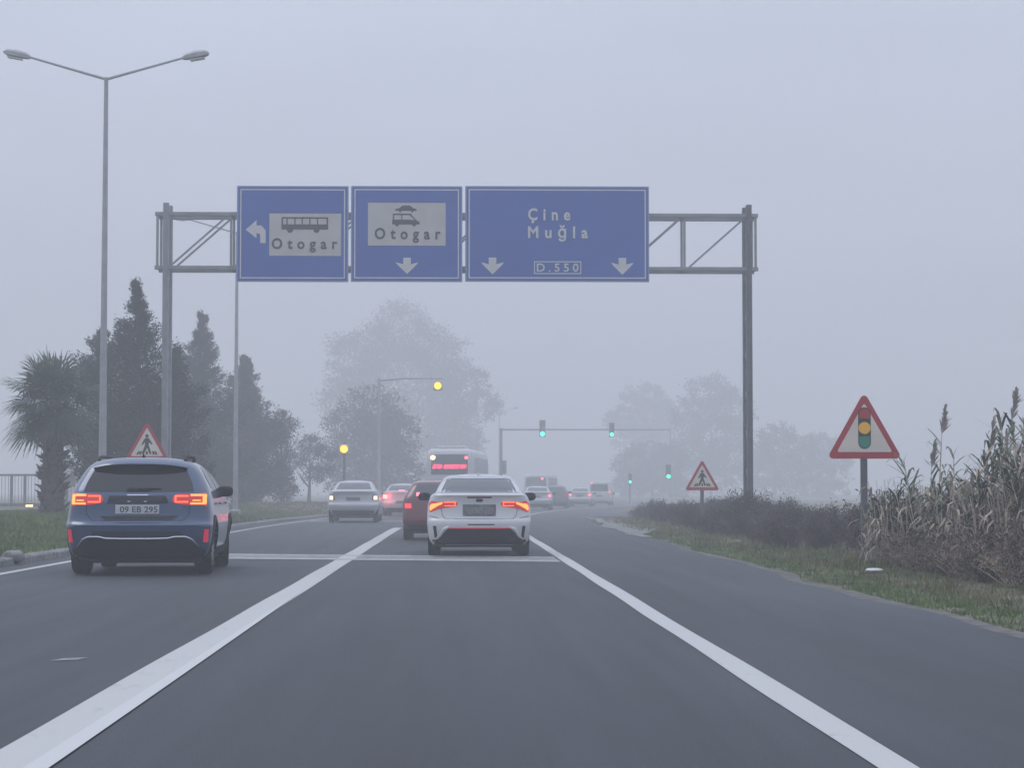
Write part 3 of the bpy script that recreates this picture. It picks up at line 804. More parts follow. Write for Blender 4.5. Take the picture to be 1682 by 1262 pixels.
BUS = [(.30, 1.16, .12, .2, 11.8, .3), (.45, 1.22, .02, .22, 11.95, .35), (.9, 1.25, .0, .22, 12.0, .35), (1.6, 1.25, .01, .22, 12.0, .35), (2.4, 1.245, .04, .22, 11.9, .35), (3.0, 1.22, .10, .22, 11.7, .35), (3.28, 1.15, .22, .25, 11.5, .35), (3.40, 1.0, .42, .3, 11.3, .3)]
def bus():
    d = 113.0; c = at(738, 808, d)
    root = thing('city_bus', 'pale city bus with a red lit display in its rear window', 'bus', (c.x, d, 0), R(-5.0))
    sh = Shell(BUS, nr=4.5, nf=4); sh.body('paint_offwhite', root)
    m = MB(); sh.patch(m, [(-.98, 2.02), (.98, 2.02), (.96, 3.10), (-.96, 3.10)], .006, 8, 14); m.build('rear_window', 'car_glass_pale', root, 40)
    m = MB(); sh.patch(m, rect(-.96, .96, 2.28, 2.62), .022, 3, 12); dp = m.build('display', 'black_plastic', root)
    m = MB()                                # rows of lit dots: three unreadable words
    rnd = random.Random(5)
    for a, b in ((-.90, -.38), (-.30, .52), (.58, .92)):
        x = a
        while x < b - .01:
            z = 2.335
            while z < 2.57:
                if rnd.random() < .86: y = sh.rear_y(x, z) - .03; m.box(x, x + .030, y, y + .01, z, z + .030)
                z += .040
            x += .038
    m.build('display_lettering', 'led_red', dp)
    for x, mm, r in ((-.88, 'lit_warm', .13), (.89, 'lit_brake_far', .085)):
        m = MB(); m.lathe([(r, -.03), (r * .9, -.05), (r * .5, -.06)][::-1], (x, sh.rear_y(x, 2.9) + .02, 2.92), 'y', 14); m.lathe([(r * 1.05, -.025), (r * 1.05, .03)], (x, sh.rear_y(x, 2.9) + .02, 2.92), 'y', 14); m.build('marker_lamp', mm, root)
    m = MB(); sh.patch(m, rect(-.85, .85, .95, 1.80), .006, 4, 10); m.build('engine_hatch', 'paint_silver', root)
    for sd in (-1, 1):
        m = MB(); sh.patch(m, [(1.2, 1.55), (11.0, 1.55), (11.0, 2.95), (1.2, 2.95)], .006, 3, 10, 'side', sd); m.build('side_window', 'car_glass', root)
        m = MB(); sh.patch(m, [(sd * 1.0, .95), (sd * 1.17, .95), (sd * 1.17, 1.55), (sd * 1.0, 1.55)], .01, 3, 3); m.build('tail_light', 'lit_tail', root)
    m = MB(); m.box(-.75, .75, 1.2, 3.4, 3.40, 3.58, .06); m.build('roof_unit', 'paint_offwhite', root)
    underbody(root, 1.1, .4, 11.5, .25, .5)
    for x in (-1, 1):
        for y in (3.0, 9.2): wheel(root, x * 1.10, y, .48, .28)
bus()
def midibus():
    d = 205.0; c = at(880, 808, d)
    root = thing('midibus', 'grey midibus rising above the cars in the fog right of the white saloon', 'bus', (c.x, d, 0), R(-11))
    LV = [(z * .83, w_ * .92, a, b, e * .6, f_) for z, w_, a, b, e, f_ in BUS]
    sh = Shell(LV, nr=4.5, nf=4); sh.body('paint_silver', root)
    m = MB(); sh.patch(m, [(-1.0, 1.62), (1.0, 1.62), (.98, 2.62), (-.98, 2.62)], .006, 6, 10); m.build('rear_window', 'car_glass', root, 40)
    m = MB(); sh.patch(m, rect(.50, .72, 2.28, 2.46), .03, 2, 3); m.build('marker_lamp', 'lit_brake_far', root)
    for sd in (-1, 1):
        m = MB(); sh.patch(m, [(.8, 1.4), (6.4, 1.4), (6.4, 2.45), (.8, 2.45)], .006, 3, 8, 'side', sd); m.build('side_window', 'car_glass', root)
    underbody(root, 1.0, .4, 6.8, .22, .4)
    for x in (-1, 1):
        for y in (1.8, 5.6): wheel(root, x * 1.0, y, .42, .26)
midibus()
# ------------------------------------------------------------------ gantry with its three overhead signs
GD = 54.4; GS = FPX / GD
def gz(py): return at(750, py, GD).z
def gx(px): return at(px, 600, GD).x
def gantry():
    root = thing('sign_gantry', 'grey steel truss gantry on post pairs spanning the road and carrying the blue signs', 'gantry', (0, GD, 0))
    yf, yb = 0.0, .70
    for px in (271, 1231):
        x = gx(px)
        for y, top in ((yf, gz(335)), (yb, gz(335) + .02)):
            gzb = ground_z(x, GD) - .1
            m = MB(); m.box(x - .07, x + .07, y - .09, y + .09, gzb, top, .012); m.build('post', 'post_grey' if px > 600 else 'galvanised', root)
            m = MB(); m.box(x - .22, x + .22, y - .22, y + .22, gzb, gzb + .16, .01); m.build('base_plate', 'galvanised', root)
        for k in range(6):
            m = MB(); m.bar((x, yf + .1, 1.2 + k * 1.0), (x, yb - .1, 1.7 + k * 1.0), .05, .05); m.build('brace', 'galvanised', root)
    zt, zb = gz(353), gz(441); x0, x1 = gx(253), gx(1246)
    for y in (yf - .02, yb + .02):
        for z in (zt, zb):
            m = MB(); m.box(x0, x1, y - .05, y + .05, z - .05, z + .05, .008); m.build('chord', 'galvanised', root)
    n = 9; xs = [gx(271) + (gx(1231) - gx(271)) * i / n for i in range(n + 1)]
    for y in (yf, yb):
        for x in [x0 + .06, x1 - .06] + xs[1:-1]: m = MB(); m.box(x - .03, x + .03, y - .03, y + .03, zb + .06, zt - .06); m.build('upright', 'galvanised', root)
        for a, b in zip(xs[:-1], xs[1:]): m = MB(); m.bar((a + .12, y + .001, zb + .05), (b - .10, y + .001, zt - .05), .045, .045); m.build('diagonal', 'galvanised', root)
    for x in [x0 + .06, x1 - .06] + xs[1:-1]:
        for z in (zt, zb): m = MB(); m.box(x - .025, x + .025, yf + .05, yb - .05, z - .025, z + .025); m.build('cross_member', 'galvanised', root)
gantry()

SY = -.22                                   # signs hang in front of the front truss
def sign(label, X0, X1, Y0, Y1):
    d = GD + SY; s = FPX / d
    c = at((X0 + X1) / 2, Y1, d)
    root = thing('overhead_sign', label, 'road sign', (c.x, d, c.z), group=None)
    f = lambda px, py: ((px - (X0 + X1) / 2) / s, (Y1 - py) / s)
    m = MB(); (a, b), (e, g) = f(X0, Y1), f(X1, Y0)
    m.box(a, e, .0, .05, b, g, .008); m.build('panel', 'sign_edge', root)
    i = .035
    m = MB(); m.box(a + i, e - i, -.006, .004, b + i, g - i); m.build('face', 'sign_blue', root)
    m = MB(); q, t = .085, .030              # white border line
    m.box(a + q, e - q, -.010, -.004, g - q - t, g - q); m.box(a + q, e - q, -.010, -.004, b + q, b + q + t)
    m.box(a + q, a + q + t, -.010, -.004, b + q + t, g - q - t); m.box(e - q - t, e - q, -.010, -.004, b + q + t, g - q - t)
    m.build('border_line', 'sign_white', root)
    m = MB()
    for k in range(3):
        x = a + (e - a) * (.15 + .35 * k); m.box(x - .04, x + .04, .051, .13, b + .05, g - .05)
    m.build('backing_rail', 'galvanised', root)
    return root, f
def poly_part(root, name, m, f, polys, y0=-.012, y1=-.005):
    b = MB()
    for p in polys: b.prism([f(*q) for q in p], y0, y1)
    return b.build(name, m, root)
def circ(cx, cy, r, n=18): return [(cx + r * math.cos(2 * math.pi * k / n), cy + r * math.sin(2 * math.pi * k / n)) for k in range(n)]
def prect(x0, y0, x1, y1): return [(x0, y0), (x1, y0), (x1, y1), (x0, y1)]
def down_arrow(cx, y0, y1, w):
    return [(cx - w * .17, y0), (cx + w * .17, y0), (cx + w * .17, y0 + (y1 - y0) * .40), (cx + w * .5, y0 + (y1 - y0) * .28), (cx + w * .44, y0 + (y1 - y0) * .42), (cx, y1), (cx - w * .44, y0 + (y1 - y0) * .42), (cx - w * .5, y0 + (y1 - y0) * .28), (cx - w * .17, y0 + (y1 - y0) * .40)]
def letters(root, f, body, m, x0, x1, y0, y1, y=-.020, w=.027, sp=1.75, name='lettering'):
    a, b = f(x0, y1), f(x1, y0)
    return text_mesh(name, body, m, root, a[0], b[0], a[1], b[1], y, w, sp)
rt, f = sign('blue overhead sign with a bus pictogram, the word Otogar and a left turn arrow', 388.5, 572, 304, 463)
poly_part(rt, 'direction_arrow', 'sign_white', f, [[(403, 377), (421, 361), (421, 370), (429, 370), (436, 378), (436, 399), (427, 399), (427, 385), (425, 383), (421, 383), (421, 391)]])
pn = poly_part(rt, 'white_panel', 'sign_panel_white', f, [prect(442, 350, 560, 420)])
bus_polys = [prect(462, 368, 538.5, 376.5), prect(462, 356, 538.5, 358.6), prect(462, 358.6, 464.5, 368), prect(536, 358.6, 538.5, 368)] + [prect(x - 1, 358.6, x + 1, 368) for x in (471, 484, 496, 508.5, 521)] + [circ(476, 377, 5), circ(519.5, 377, 5)]
poly_part(rt, 'bus_pictogram', 'sign_ink', f, bus_polys[:9], -.018, -.011)
poly_part(rt, 'bus_pictogram', 'sign_ink', f, bus_polys[9:], -.0195, -.011)
letters(rt, f, 'Otogar', 'sign_ink', 446, 554, 390.5, 414.5)
rt, f = sign('blue overhead sign with a taxi van pictogram, the word Otogar and one down arrow', 576, 759.5, 304, 463)
poly_part(rt, 'white_panel', 'sign_panel_white', f, [prect(604, 332, 732, 403)])
poly_part(rt, 'van_pictogram', 'sign_ink', f, [[(644, 360), (672, 360), (684, 361), (689, 364), (689, 368), (644, 368)], [(645, 350), (676, 350), (676, 352.6), (645, 352.6)], [(645, 352.6), (647.2, 352.6), (647.2, 360), (645, 360)], [(673, 352.6), (676, 352.6), (684, 361), (681, 361)], prect(659, 352.6, 660.6, 360)], -.018, -.011)
poly_part(rt, 'van_pictogram', 'sign_ink', f, [circ(652, 368, 3.2), circ(680, 368, 3.2)], -.0195, -.011)
poly_part(rt, 'taxi_pictogram', 'sign_ink', f, [circ(657, 345.6, 2.2, 10), circ(677, 345.6, 2.2, 10)], -.0195, -.011)
poly_part(rt, 'taxi_pictogram', 'sign_ink', f, [[(649, 342.5), (655, 341), (661, 336.5), (673, 336.5), (679, 341), (684, 342.5), (684, 345.5), (649, 345.5)]], -.018, -.011)
letters(rt, f, 'Otogar', 'sign_ink', 615, 724, 373.5, 398.5)
poly_part(rt, 'direction_arrow', 'sign_white', f, [down_arrow(668.5, 423, 450, 37)])
rt, f = sign('wide blue overhead sign reading Çine and Muğla with D.550 and two down arrows', 763.5, 1067.5, 304, 463)
letters(rt, f, 'Çine', 'sign_white', 867, 937, 341, 366)
letters(rt, f, 'Muğla', 'sign_white', 867, 966, 369, 396.5)
fr = [prect(877, 429, 955, 430.6), prect(877, 448.6, 955, 450.2), prect(877, 430.6, 878.6, 448.6), prect(953.4, 430.6, 955, 448.6)]
poly_part(rt, 'route_number_frame', 'sign_white', f, fr)
letters(rt, f, 'D.550', 'sign_white', 881.5, 950.5, 432.5, 446.5, -.012, .014, 1.5, 'route_number')
for cx in (808.5, 1023): poly_part(rt, 'direction_arrow', 'sign_white', f, [down_arrow(cx, 423, 451, 37)])

# ------------------------------------------------------------------ triangular warning signs
def rounded_tri(w_, h_, r, n=5):
    P = [(-w_ / 2, 0), (w_ / 2, 0), (0, h_)]; out = []
    for i in range(3):
        a, p, b = Vector(P[i - 1]), Vector(P[i]), Vector(P[(i + 1) % 3])
        u, v = (a - p).normalized(), (b - p).normalized(); bis = (u + v).normalized()
        half = math.acos(max(-1, min(1, u.dot(v)))) / 2; c = p + bis * (r / math.sin(half))
        s, e = p + u * (r / math.tan(half)) - c, p + v * (r / math.tan(half)) - c
        a0, a1 = math.atan2(s.y, s.x), math.atan2(e.y, e.x)
        while a1 < a0: a1 += 2 * math.pi
        for k in range(n + 1): a_ = a0 + (a1 - a0) * k / n; out.append((c.x + r * math.cos(a_), c.y + r * math.sin(a_)))
    return out
def warning_sign(label, x, d, z_low, wd, post_z, symbol, postw=.075, lean=0.0, rz=0.0):
    root = thing('warning_sign', label, 'road sign', (x, d, 0), rz)
    h = wd * .885
    m = MB(); m.box(-postw / 2, postw / 2, -postw / 2, postw / 2, post_z, z_low + h * .8, .006); m.build('post', 'post_grey', root)
    T = lambda pts, dz=0: [(a, b + z_low + dz) for a, b in pts]
    m = MB(); m.prism(T(rounded_tri(wd, h, .05 * wd)), -.075, -.055); m.build('panel', 'sign_red', root)
    k = .735; m = MB(); m.prism(T(rounded_tri(wd * k, h * k, .018 * wd), wd * .088), -.079, -.070); m.build('face', 'sign_cream', root)
    m = MB(); m.box(-.14, .14, -.054, -.037, z_low + h * .25, z_low + h * .30); m.box(-.10, .10, -.054, -.037, z_low + h * .52, z_low + h * .57); m.build('bracket', 'galvanised', root)
    F = lambda a, b: (a * wd, z_low + b * wd)
    def part(name, mm, polys, y0=-.084, y1=-.078):
        b = MB()
        for p in polys: b.prism([F(*q) for q in p], y0, y1)
        b.build(name, mm, root)
    if symbol == 'lights':
        w2 = .083; cap = [(w2 * math.cos(R(a)), .595 + w2 * math.sin(R(a))) for a in range(0, 181, 20)] + [(-w2 * math.cos(R(a)), .213 - w2 * math.sin(R(a))) for a in range(0, 181, 20)]
        part('signal_symbol', 'symbol_black', [cap])
        top = [(.070 * math.cos(R(a)), .592 + .070 * math.sin(R(a))) for a in range(0, 181, 20)] + [(-.070, .53), (.070, .53)]
        part('red_symbol', 'symbol_red', [top], -.090, -.083)
        part('yellow_symbol', 'symbol_yellow', [circ(0, .405, .080)], -.090, -.083)
        part('green_symbol', 'symbol_green', [[(-.070 * math.cos(R(a)), .213 - .070 * math.sin(R(a))) for a in range(0, 181, 20)] + [(.070, .295), (-.070, .295)]], -.090, -.083)
    else:
        man = [[(-.035, .50), (.035, .50), (.055, .47), (.125, .37), (.105, .345), (.045, .405), (.040, .33), (.105, .14), (.065, .125), (.005, .275), (-.075, .12), (-.115, .14), (-.045, .33), (-.045, .405), (-.10, .335), (-.12, .36), (-.06, .47)]]
        part('walker_symbol', 'symbol_black', man)
        part('walker_head', 'symbol_black', [circ(0, .545, .038, 12)])
        part('crossing_stripes', 'symbol_black', [[(a, .12), (a + .05, .12), (a + .05 - .5 * (a + .025) * .4, .20), (a + .012 - .5 * (a + .025) * .4, .20)] for a in (-.245, -.185, -.03, .135, .195)], -.0825, -.078)
    return root
warning_sign('large red triangle sign with a traffic light symbol on a post by the reeds', at(1420, 900, 33.6).x, 33.6, at(1420, 754, 33.6).z, 1.20, -.1, 'lights', .098)
warning_sign('small red triangle walker sign standing above the brown scrub on the right verge', at(1153, 800, 62).x, 62, at(1153, 806, 62).z, 1.02, -.1, 'walker', .10)
c = at(242, 750, 50)
warning_sign('red triangle walker sign on the median, half hidden behind the blue crossover', c.x, 50, at(242, 756, 50).z, 1.03, .2, 'walker', .09)

# ------------------------------------------------------------------ street lamps
def street_lamp():
    d = 50.0; c = at(168, 800, d); top = at(168, 127, d).z
    root = thing('street_lamp', 'tall double armed street lamp, nearest of the row on the median', 'street lamp', (c.x, d, 0), group='double armed street lamps along the median')
    m = MB(); m.tube([(0, 0, .2), (0, 0, 1.2), (0, 0, top)], [.098, .094, .048], 12); m.build('pole', 'lamp_grey', root, 50)
    m = MB(); m.lathe([(.2, .15), (.2, .42), (.13, .46)], (0, 0, 0), 'z', 8); m.build('base_plate', 'lamp_grey', root)
    for s in (-1, 1):
        m = MB(); m.tube([(0, 0, top - .04), (s * .7, 0, top + .16), (s * 1.95, 0, top + .52)], [.036, .030, .025], 8); m.build('arm', 'lamp_grey', root, 50)
        u = Vector((s * .96, 0, .20)).normalized(); q = Vector((-u.z * s, 0, u.x * s)); o = Vector((s * 1.80, 0, top + .46))
        m = MB(); rings = []
        for t, hw, hu, hd in ((0, .06, .06, .03), (.10, .11, .10, .04), (.32, .14, .115, .06), (.54, .12, .09, .05), (.62, .06, .04, .02)):
            rings.append([o + u * t + Vector((0, a * hw, 0)) + q * (b * (hu if b > 0 else hd)) for a, b in ((1, -.8), (1, .5), (.5, 1), (-.5, 1), (-1, .5), (-1, -.8))])
        m.loft(rings if s < 0 else [r[::-1] for r in rings]); L = m.build('lamp_head', 'lamp_grey', root, 40)
        m = MB(); a, b = o + u * .16 - q * .065, o + u * .50 - q * .075
        m.loft([[p + Vector((0, e * .11, 0)) + q * h_ for e, h_ in ((1, 0), (1, -.025), (-1, -.025), (-1, 0))] for p in (a, b)]); m.build('lamp_glass', 'lamp_glass', L)
    return root
lamp = street_lamp()
copy_thing(lamp, (lamp.location.x, 80, 0), 0, 'double armed street lamp half hidden behind the blue bus pictogram sign')
copy_thing(lamp, (at(820, 800, 262).x, 262, 0), R(-10), 'faint street lamp pole in the fog beside the signal portal')

# ------------------------------------------------------------------ traffic signals
def signal_head(label, px, py, d, lit, on, matn, size=.30, hm='signal_black', nl=3):
    """signal head of nl lenses; the lit lens stands at (px, py)"""
    c = at(px, py, d); r = size / 2; st = size * 1.12
    idx = {'top': 2, 'mid': 1, 'low': 0}[on] if nl == 3 else 0
    z0 = c.z - r * 1.25 - idx * st
    root = thing('traffic_light', label, 'traffic light', (c.x, d, z0))
    m = MB(); m.box(-r * 1.25, r * 1.25, 0, .22, 0, st * nl + r * .3, .03); m.build('housing', hm, root, 40)
    for k in range(nl):
        z = r * 1.25 + k * st
        m = MB(); m.lathe([(r, -.03), (r * .8, -.055), (r * .2, -.065)][::-1], (0, .02, z), 'y', 20); m.build('lens', matn if k == idx else ('lens_dark' if hm == 'signal_black' else 'lens_fog_pale'), root, 50)
        v = MB(); rings = []
        for i in range(13):
            a = R(-20 + 220 * i / 12); ca, sa = math.cos(a), math.sin(a)
            rings.append([(r * 1.12 * ca, -.005, z + r * 1.12 * sa), (r * 1.12 * ca, -.22 + .06 * (1 - sa), z + r * 1.12 * sa), (r * 1.04 * ca, -.22 + .06 * (1 - sa), z + r * 1.04 * sa), (r * 1.04 * ca, -.005, z + r * 1.04 * sa)])
        v.loft(rings); v.build('visor', hm, root)
    return root, z0 + st * nl + r * .3
PD = 188.0
zb = at(900, 706, PD).z; xl, xr = at(823, 700, PD).x, at(1101, 700, PD).x
root = thing('signal_portal', 'grey signal portal with a thin arm carrying green lights over the far road', 'signal portal', (0, PD, 0))
for x, r_ in ((xl, .15), (xr, .06)):
    m = MB(); m.tube([(x, 0, -.1), (x, 0, zb + .12)], [r_, r_ * .8], 10); m.build('post', 'post_grey' if x == xl else 'fog_pale_metal', root, 50)
m = MB(); m.tube([(xl, 0, zb), (xr, 0, zb)], [.09, .05], 8); m.build('arm', 'galvanised', root, 50)
signal_head('green traffic light on the far portal arm, nearer the post beside the white saloon', 891, 713, PD - .35, 1, 'low', 'lit_green', .42)
signal_head('green traffic light on the far portal arm, right above the white van', 1005, 714, PD - .35, 1, 'low', 'lit_green', .36)
signal_head('green traffic light low on the right hand portal post beside the small walker sign', 1098, 783, PD - .4, 1, 'low', 'lit_green', .36)
hd, _ = signal_head('unlit dark traffic light low on the portal post right of the white saloon roof', 828, 768, PD - .4, 0, 'mid', 'lens_dark', .34)
hd, _ = signal_head('tiny dim green traffic light on a short post in the deep fog', 1035, 792, 195, 1, 'low', 'lit_green', .26)
c = at(1035, 792, 195)
r2 = thing('signal_post', 'short grey post under the tiny dim green traffic light in the deep fog', 'signal post', (c.x, 195.3, 0))
m = MB(); m.tube([(0, 0, -.1), (0, 0, c.z + .8)], .07, 8); m.build('post', 'post_grey', r2, 50)
m = MB(); m.lathe([(.16, -.05), (.16, .1)], (0, 0, 0), 'z', 10); m.build('foot', 'concrete', r2)
# amber flashers in front of the large trees
AD = 99.0
c1 = at(719, 634, AD); c0 = at(622, 640, AD); c2 = at(565, 738, AD)
root = thing('signal_mast', 'pale thin signal mast with an overhanging arm in front of the big foggy tree', 'signal mast', (c0.x, AD + .3, 0))
zt = c1.z + .36
m = MB(); m.tube([(0, 0, 0), (0, 0, zt)], [.09, .06], 10); m.build('post', 'fog_pale_metal', root, 50)
m = MB(); m.tube([(0, 0, zt - .1), (1.2, 0, zt), (c1.x - c0.x + .2, 0, zt)], [.05, .04, .03], 8); m.build('arm', 'fog_pale_metal', root, 50)
signal_head('yellow lit traffic light hanging high over the road before the big foggy tree', 719, 634, AD, 1, 'low', 'lit_flash', .34, 'signal_fog_grey', 1)
signal_head('yellow lit traffic light above the silver saloon on its own post', 565, 738, AD, 1, 'mid', 'lit_flash', .36, 'signal_fog_grey', 1)
r3 = thing('signal_post', 'short grey post under the yellow traffic light above the silver saloon', 'signal post', (c2.x, AD + .32, 0))
m = MB(); m.tube([(0, 0, 0), (0, 0, c2.z + .3)], .05, 8); m.build('post', 'post_grey', r3, 50)
m = MB(); m.lathe([(.16, 0), (.16, .3)], (0, 0, 0), 'z', 10); m.build('foot', 'concrete', r3)

# ------------------------------------------------------------------ vegetation
def leaf_quads(P, D, size, rng, aspect=.38):
    """elongated leaf quads at P pointing along D"""
    N = len(P)
    D = D / np.maximum(np.linalg.norm(D, axis=1, keepdims=True), 1e-6)
    A = rng.normal(size=(N, 3)); U = np.cross(D, A); U /= np.maximum(np.linalg.norm(U, axis=1, keepdims=True), 1e-6)
    s = (size * rng.uniform(.6, 1.4, N))[:, None]
    return np.stack([P - U * s * aspect * .5, P + D * s * .45 - U * s * aspect * .35, P + D * s, P + D * s * .45 + U * s * aspect * .5], 1)

def conifer_crown(name, h, prof, n_branch, n_leaf, size, seed, parent, base=.06, m='conifer_leaf'):
    """prof: list of (relative height, radius); sprays point outward and up so the outline is spiky"""
    rng = np.random.default_rng(seed); allq = []
    hs, rs = [p[0] for p in prof], [p[1] for p in prof]
    for b in range(n_branch):
        t = base + (1 - base) * (b + rng.random()) / n_branch
        t = base + (1 - base) * ((t - base) / (1 - base)) ** 1.15
        a = rng.uniform(0, 2 * math.pi); r = np.interp(t, hs, rs) * rng.uniform(.5, 1.22)
        up = .30 + .5 * t
        L = max(r, .12); z0 = t * h - up * L * .55
        n = int(n_leaf * (.35 + L)); u = rng.random(n) ** .75
        ax = np.array([math.cos(a), math.sin(a), up])
        P = np.array([0, 0, z0]) + u[:, None] * L * np.array([math.cos(a), math.sin(a), up * (.4 + .6 * 1)]) + rng.normal(size=(n, 3)) * (.055 + .16 * L * (1 - u) ** .6)[:, None]
        D = ax + rng.normal(size=(n, 3)) * .45
        allq.append(leaf_quads(P, D, size * (1.15 - .5 * u), rng))
    n = int(n_leaf * 3.2)                   # leader
    u = rng.random(n); P = np.stack([rng.normal(size=n) * .05 * (1.02 - u), rng.normal(size=n) * .05 * (1.02 - u), h * (.87 + .125 * u)], 1)
    allq.append(leaf_quads(P, np.array([0, 0, 1.]) + rng.normal(size=(n, 3)) * .30, np.full(n, size * .7), rng))
    return np_obj(name, np.concatenate(allq), 4, m, parent)

def tapered_trunk(parent, h, r, seed, limbs=0, spread=1.0, m='bark', z0=-.1):
    rnd = random.Random(seed); mb = MB(); pts = []; x = y = 0
    for i in range(7): pts.append((x, y, z0 + (h - z0) * i / 6)); x += rnd.uniform(-.03, .03) * h * .3; y += rnd.uniform(-.03, .03) * h * .3
    mb.tube(pts, [r * (1.25 - 1.05 * i / 6) for i in range(7)], 9)
    for k in range(limbs):
        i = rnd.randint(2, 5); a = rnd.uniform(0, 6.28); p = Vector(pts[i]); L = spread * rnd.uniform(.6, 1.0)
        q = p + Vector((math.cos(a) * L * .5, math.sin(a) * L * .5, L * .55)); e = q + Vector((math.cos(a) * L * .4, math.sin(a) * L * .4, L * .6))
        mb.tube([p, q, e], [r * .45, r * .28, r * .08], 6)
    return mb.build('trunk', m, parent, 50)

def conifer(label, px, py_top, d, prof, seed, n_branch=120, n_leaf=170, size=.17, group=None):
    c = at(px, 800, d); top = at(px, py_top, d).z; g = ground_z(c.x - bend(d), d)
    root = thing('conifer_tree', label, 'tree', (c.x, d, g), group=group)
    tapered_trunk(root, (top - g) * .9, .16, seed)
    conifer_crown('crown', top - g, prof, n_branch, n_leaf, size, seed, root)
    return root
conifer('dark spired conifer behind the palm with the pointed top left of the gantry post', 224, 466, 66, [(0, 1.5), (.10, 1.95), (.35, 2.0), (.60, 1.65), (.72, 1.05), (.80, .58), (.88, .24), (.95, .07), (1, .01)], 11, 150, 230, .13)
conifer('grey green conifer just right of the gantry post with a thin feathery top', 331, 517, 98, [(0, 1.9), (.10, 2.3), (.4, 2.2), (.65, 1.5), (.8, .75), (.9, .26), (1, .02)], 12, 150, 210, .16)
conifer('lower broad conifer on the right flank of the conifer row sloping to the road', 402, 588, 112, [(0, 1.7), (.12, 2.3), (.4, 2.1), (.7, 1.3), (.88, .5), (1, .03)], 14, 150, 190, .20)
conifer('dark low conifer between the two tall conifers behind the triangle sign', 285, 575, 72, [(0, 1.2), (.15, 1.5), (.5, 1.3), (.8, .7), (1, .05)], 15, 110, 220, .14)
conifer('dark bushy conifer at the left behind the palm crown', 164, 545, 72, [(0, .5), (.15, .8), (.45, 1.25), (.6, 1.3), (.85, .7), (1, .08)], 16, 110, 220, .14)

def broad_tree(label, px, py_top, d0, far, blobs, seed, leaf=.3, n_per=900, group=None, name='broadleaf_tree', m='broad_leaf', trunk_r=.25):
    """blobs: (dx, relative height, radius x, radius z) in metres round the trunk, each a clump of leaf clusters"""
    d = d0 * far; leaf *= far * .62; blobs = [(a * far, b, e * far, f_ * far) for a, b, e, f_ in blobs]; n_per *= 2.2 / far ** 1.6
    c = at(px, 800, d); top = at(px, py_top, d).z; g = ground_z(c.x - bend(d), d); h = top - g
    root = thing(name, label, 'tree', (c.x, d, g), group=group)
    rng = np.random.default_rng(seed); allq = []
    for dx, rh, rx, rzz in blobs:
        cc = np.array([dx, rng.uniform(-.6, .6) * rx, h * rh])
        n = int(n_per * (rx * rzz) ** .8)
        ncl = max(6, int(n / 45))
        for k in range(ncl):
            v = rng.normal(size=3); v /= np.linalg.norm(v); rad = rng.uniform(.25, 1.08) ** .6
            p = cc + v * np.array([rx, rx, rzz]) * rad
            q = 45; P = p + rng.normal(size=(q, 3)) * np.array([.30, .30, .22]) * far ** .3 * (.45 + .28 * min(rx, rzz))
            D = rng.normal(size=(q, 3)) + v * .6 + np.array([0, 0, -.15])
            allq.append(leaf_quads(P, D, np.full(q, leaf), rng, .55))
    tapered_trunk(root, h * .72, trunk_r, seed, 9, h * .32)
    np_obj('crown', np.concatenate(allq), 4, m, root)
    return root
broad_tree('tallest foggy tree in the middle distance, rising behind the yellow traffic lights', 655, 498, 150, 2.15, [(0, .86, 2.6, 1.9), (-2.6, .72, 2.3, 2.2), (2.8, .72, 2.2, 2.0), (0, .64, 3.4, 2.4), (-3.4, .50, 2.2, 2.2), (3.2, .50, 2.0, 1.9), (.2, .38, 3.2, 2.2), (-1.6, .2, 2.4, 1.6), (1.6, .2, 2.4, 1.6)], 21, .34, 560)
broad_tree('foggy tree leaning right over the city bus', 758, 594, 158, 2.0, [(0, .84, 2.0, 1.4), (1.4, .68, 1.7, 1.1), (-.8, .55, 2.0, 1.7), (-.6, .36, 1.9, 1.6), (-.3, .2, 1.6, 1.2), (.7, .42, 1.0, .9)], 22, .34, 560)
broad_tree('dark dense tree in the fog right behind the silver saloon and the yellow light', 612, 636, 122, 1.45, [(0, .80, 1.9, 1.3), (-1.2, .60, 1.6, 1.3), (1.3, .58, 1.6, 1.3), (0, .45, 2.3, 1.5), (-1.4, .25, 1.6, 1.3), (1.6, .25, 1.6, 1.3), (0, .16, 2.2, 1.1)], 23, .27, 800)
broad_tree('small round topped tree beside the conifer row', 464, 674, 104, 1.12, [(0, .84, .62, .62), (-.35, .6, .6, .7), (-.2, .35, .7, .7), (0, .15, .7, .6)], 24, .2, 1500, trunk_r=.12)
broad_tree('low spreading tree in the fog left of the yellow light on its own post', 508, 712, 116, 1.2, [(0, .84, .75, .5), (.9, .72, .6, .5), (-.7, .64, .7, .5), (-1.5, .5, .6, .4), (.5, .45, .8, .5)], 25, .2, 1300, trunk_r=.11)
broad_tree('tall pale tree in the fog right of the road, behind the small walker sign', 1168, 616, 176, 1.95, [(0, .86, 2.1, 1.5), (1.6, .70, 1.9, 1.8), (-1.4, .66, 1.9, 1.6), (.3, .50, 2.8, 1.9), (-1.6, .34, 2.2, 1.7), (2, .32, 2.2, 1.7), (0, .16, 3.0, 1.5)], 26, .36, 520)
broad_tree('palest tall tree in the fog, right above the far green traffic lights', 1062, 626, 235, 1.8, [(0, .86, 2.6, 1.7), (-2.4, .66, 2.2, 1.7), (2, .68, 2.4, 1.9), (0, .48, 3.4, 2.2), (0, .2, 3.2, 2.0)], 27, .5, 380)
broad_tree('rounded dark tree in the fog behind the low portal traffic light', 1072, 722, 158, 2.0, [(0, .80, 1.6, 1.0), (-1.4, .58, 1.5, 1.1), (1.3, .58, 1.5, 1.1), (0, .35, 2.2, 1.1), (-1.6, .18, 1.5, .9), (1.6, .18, 1.5, .9)], 28, .32, 700)
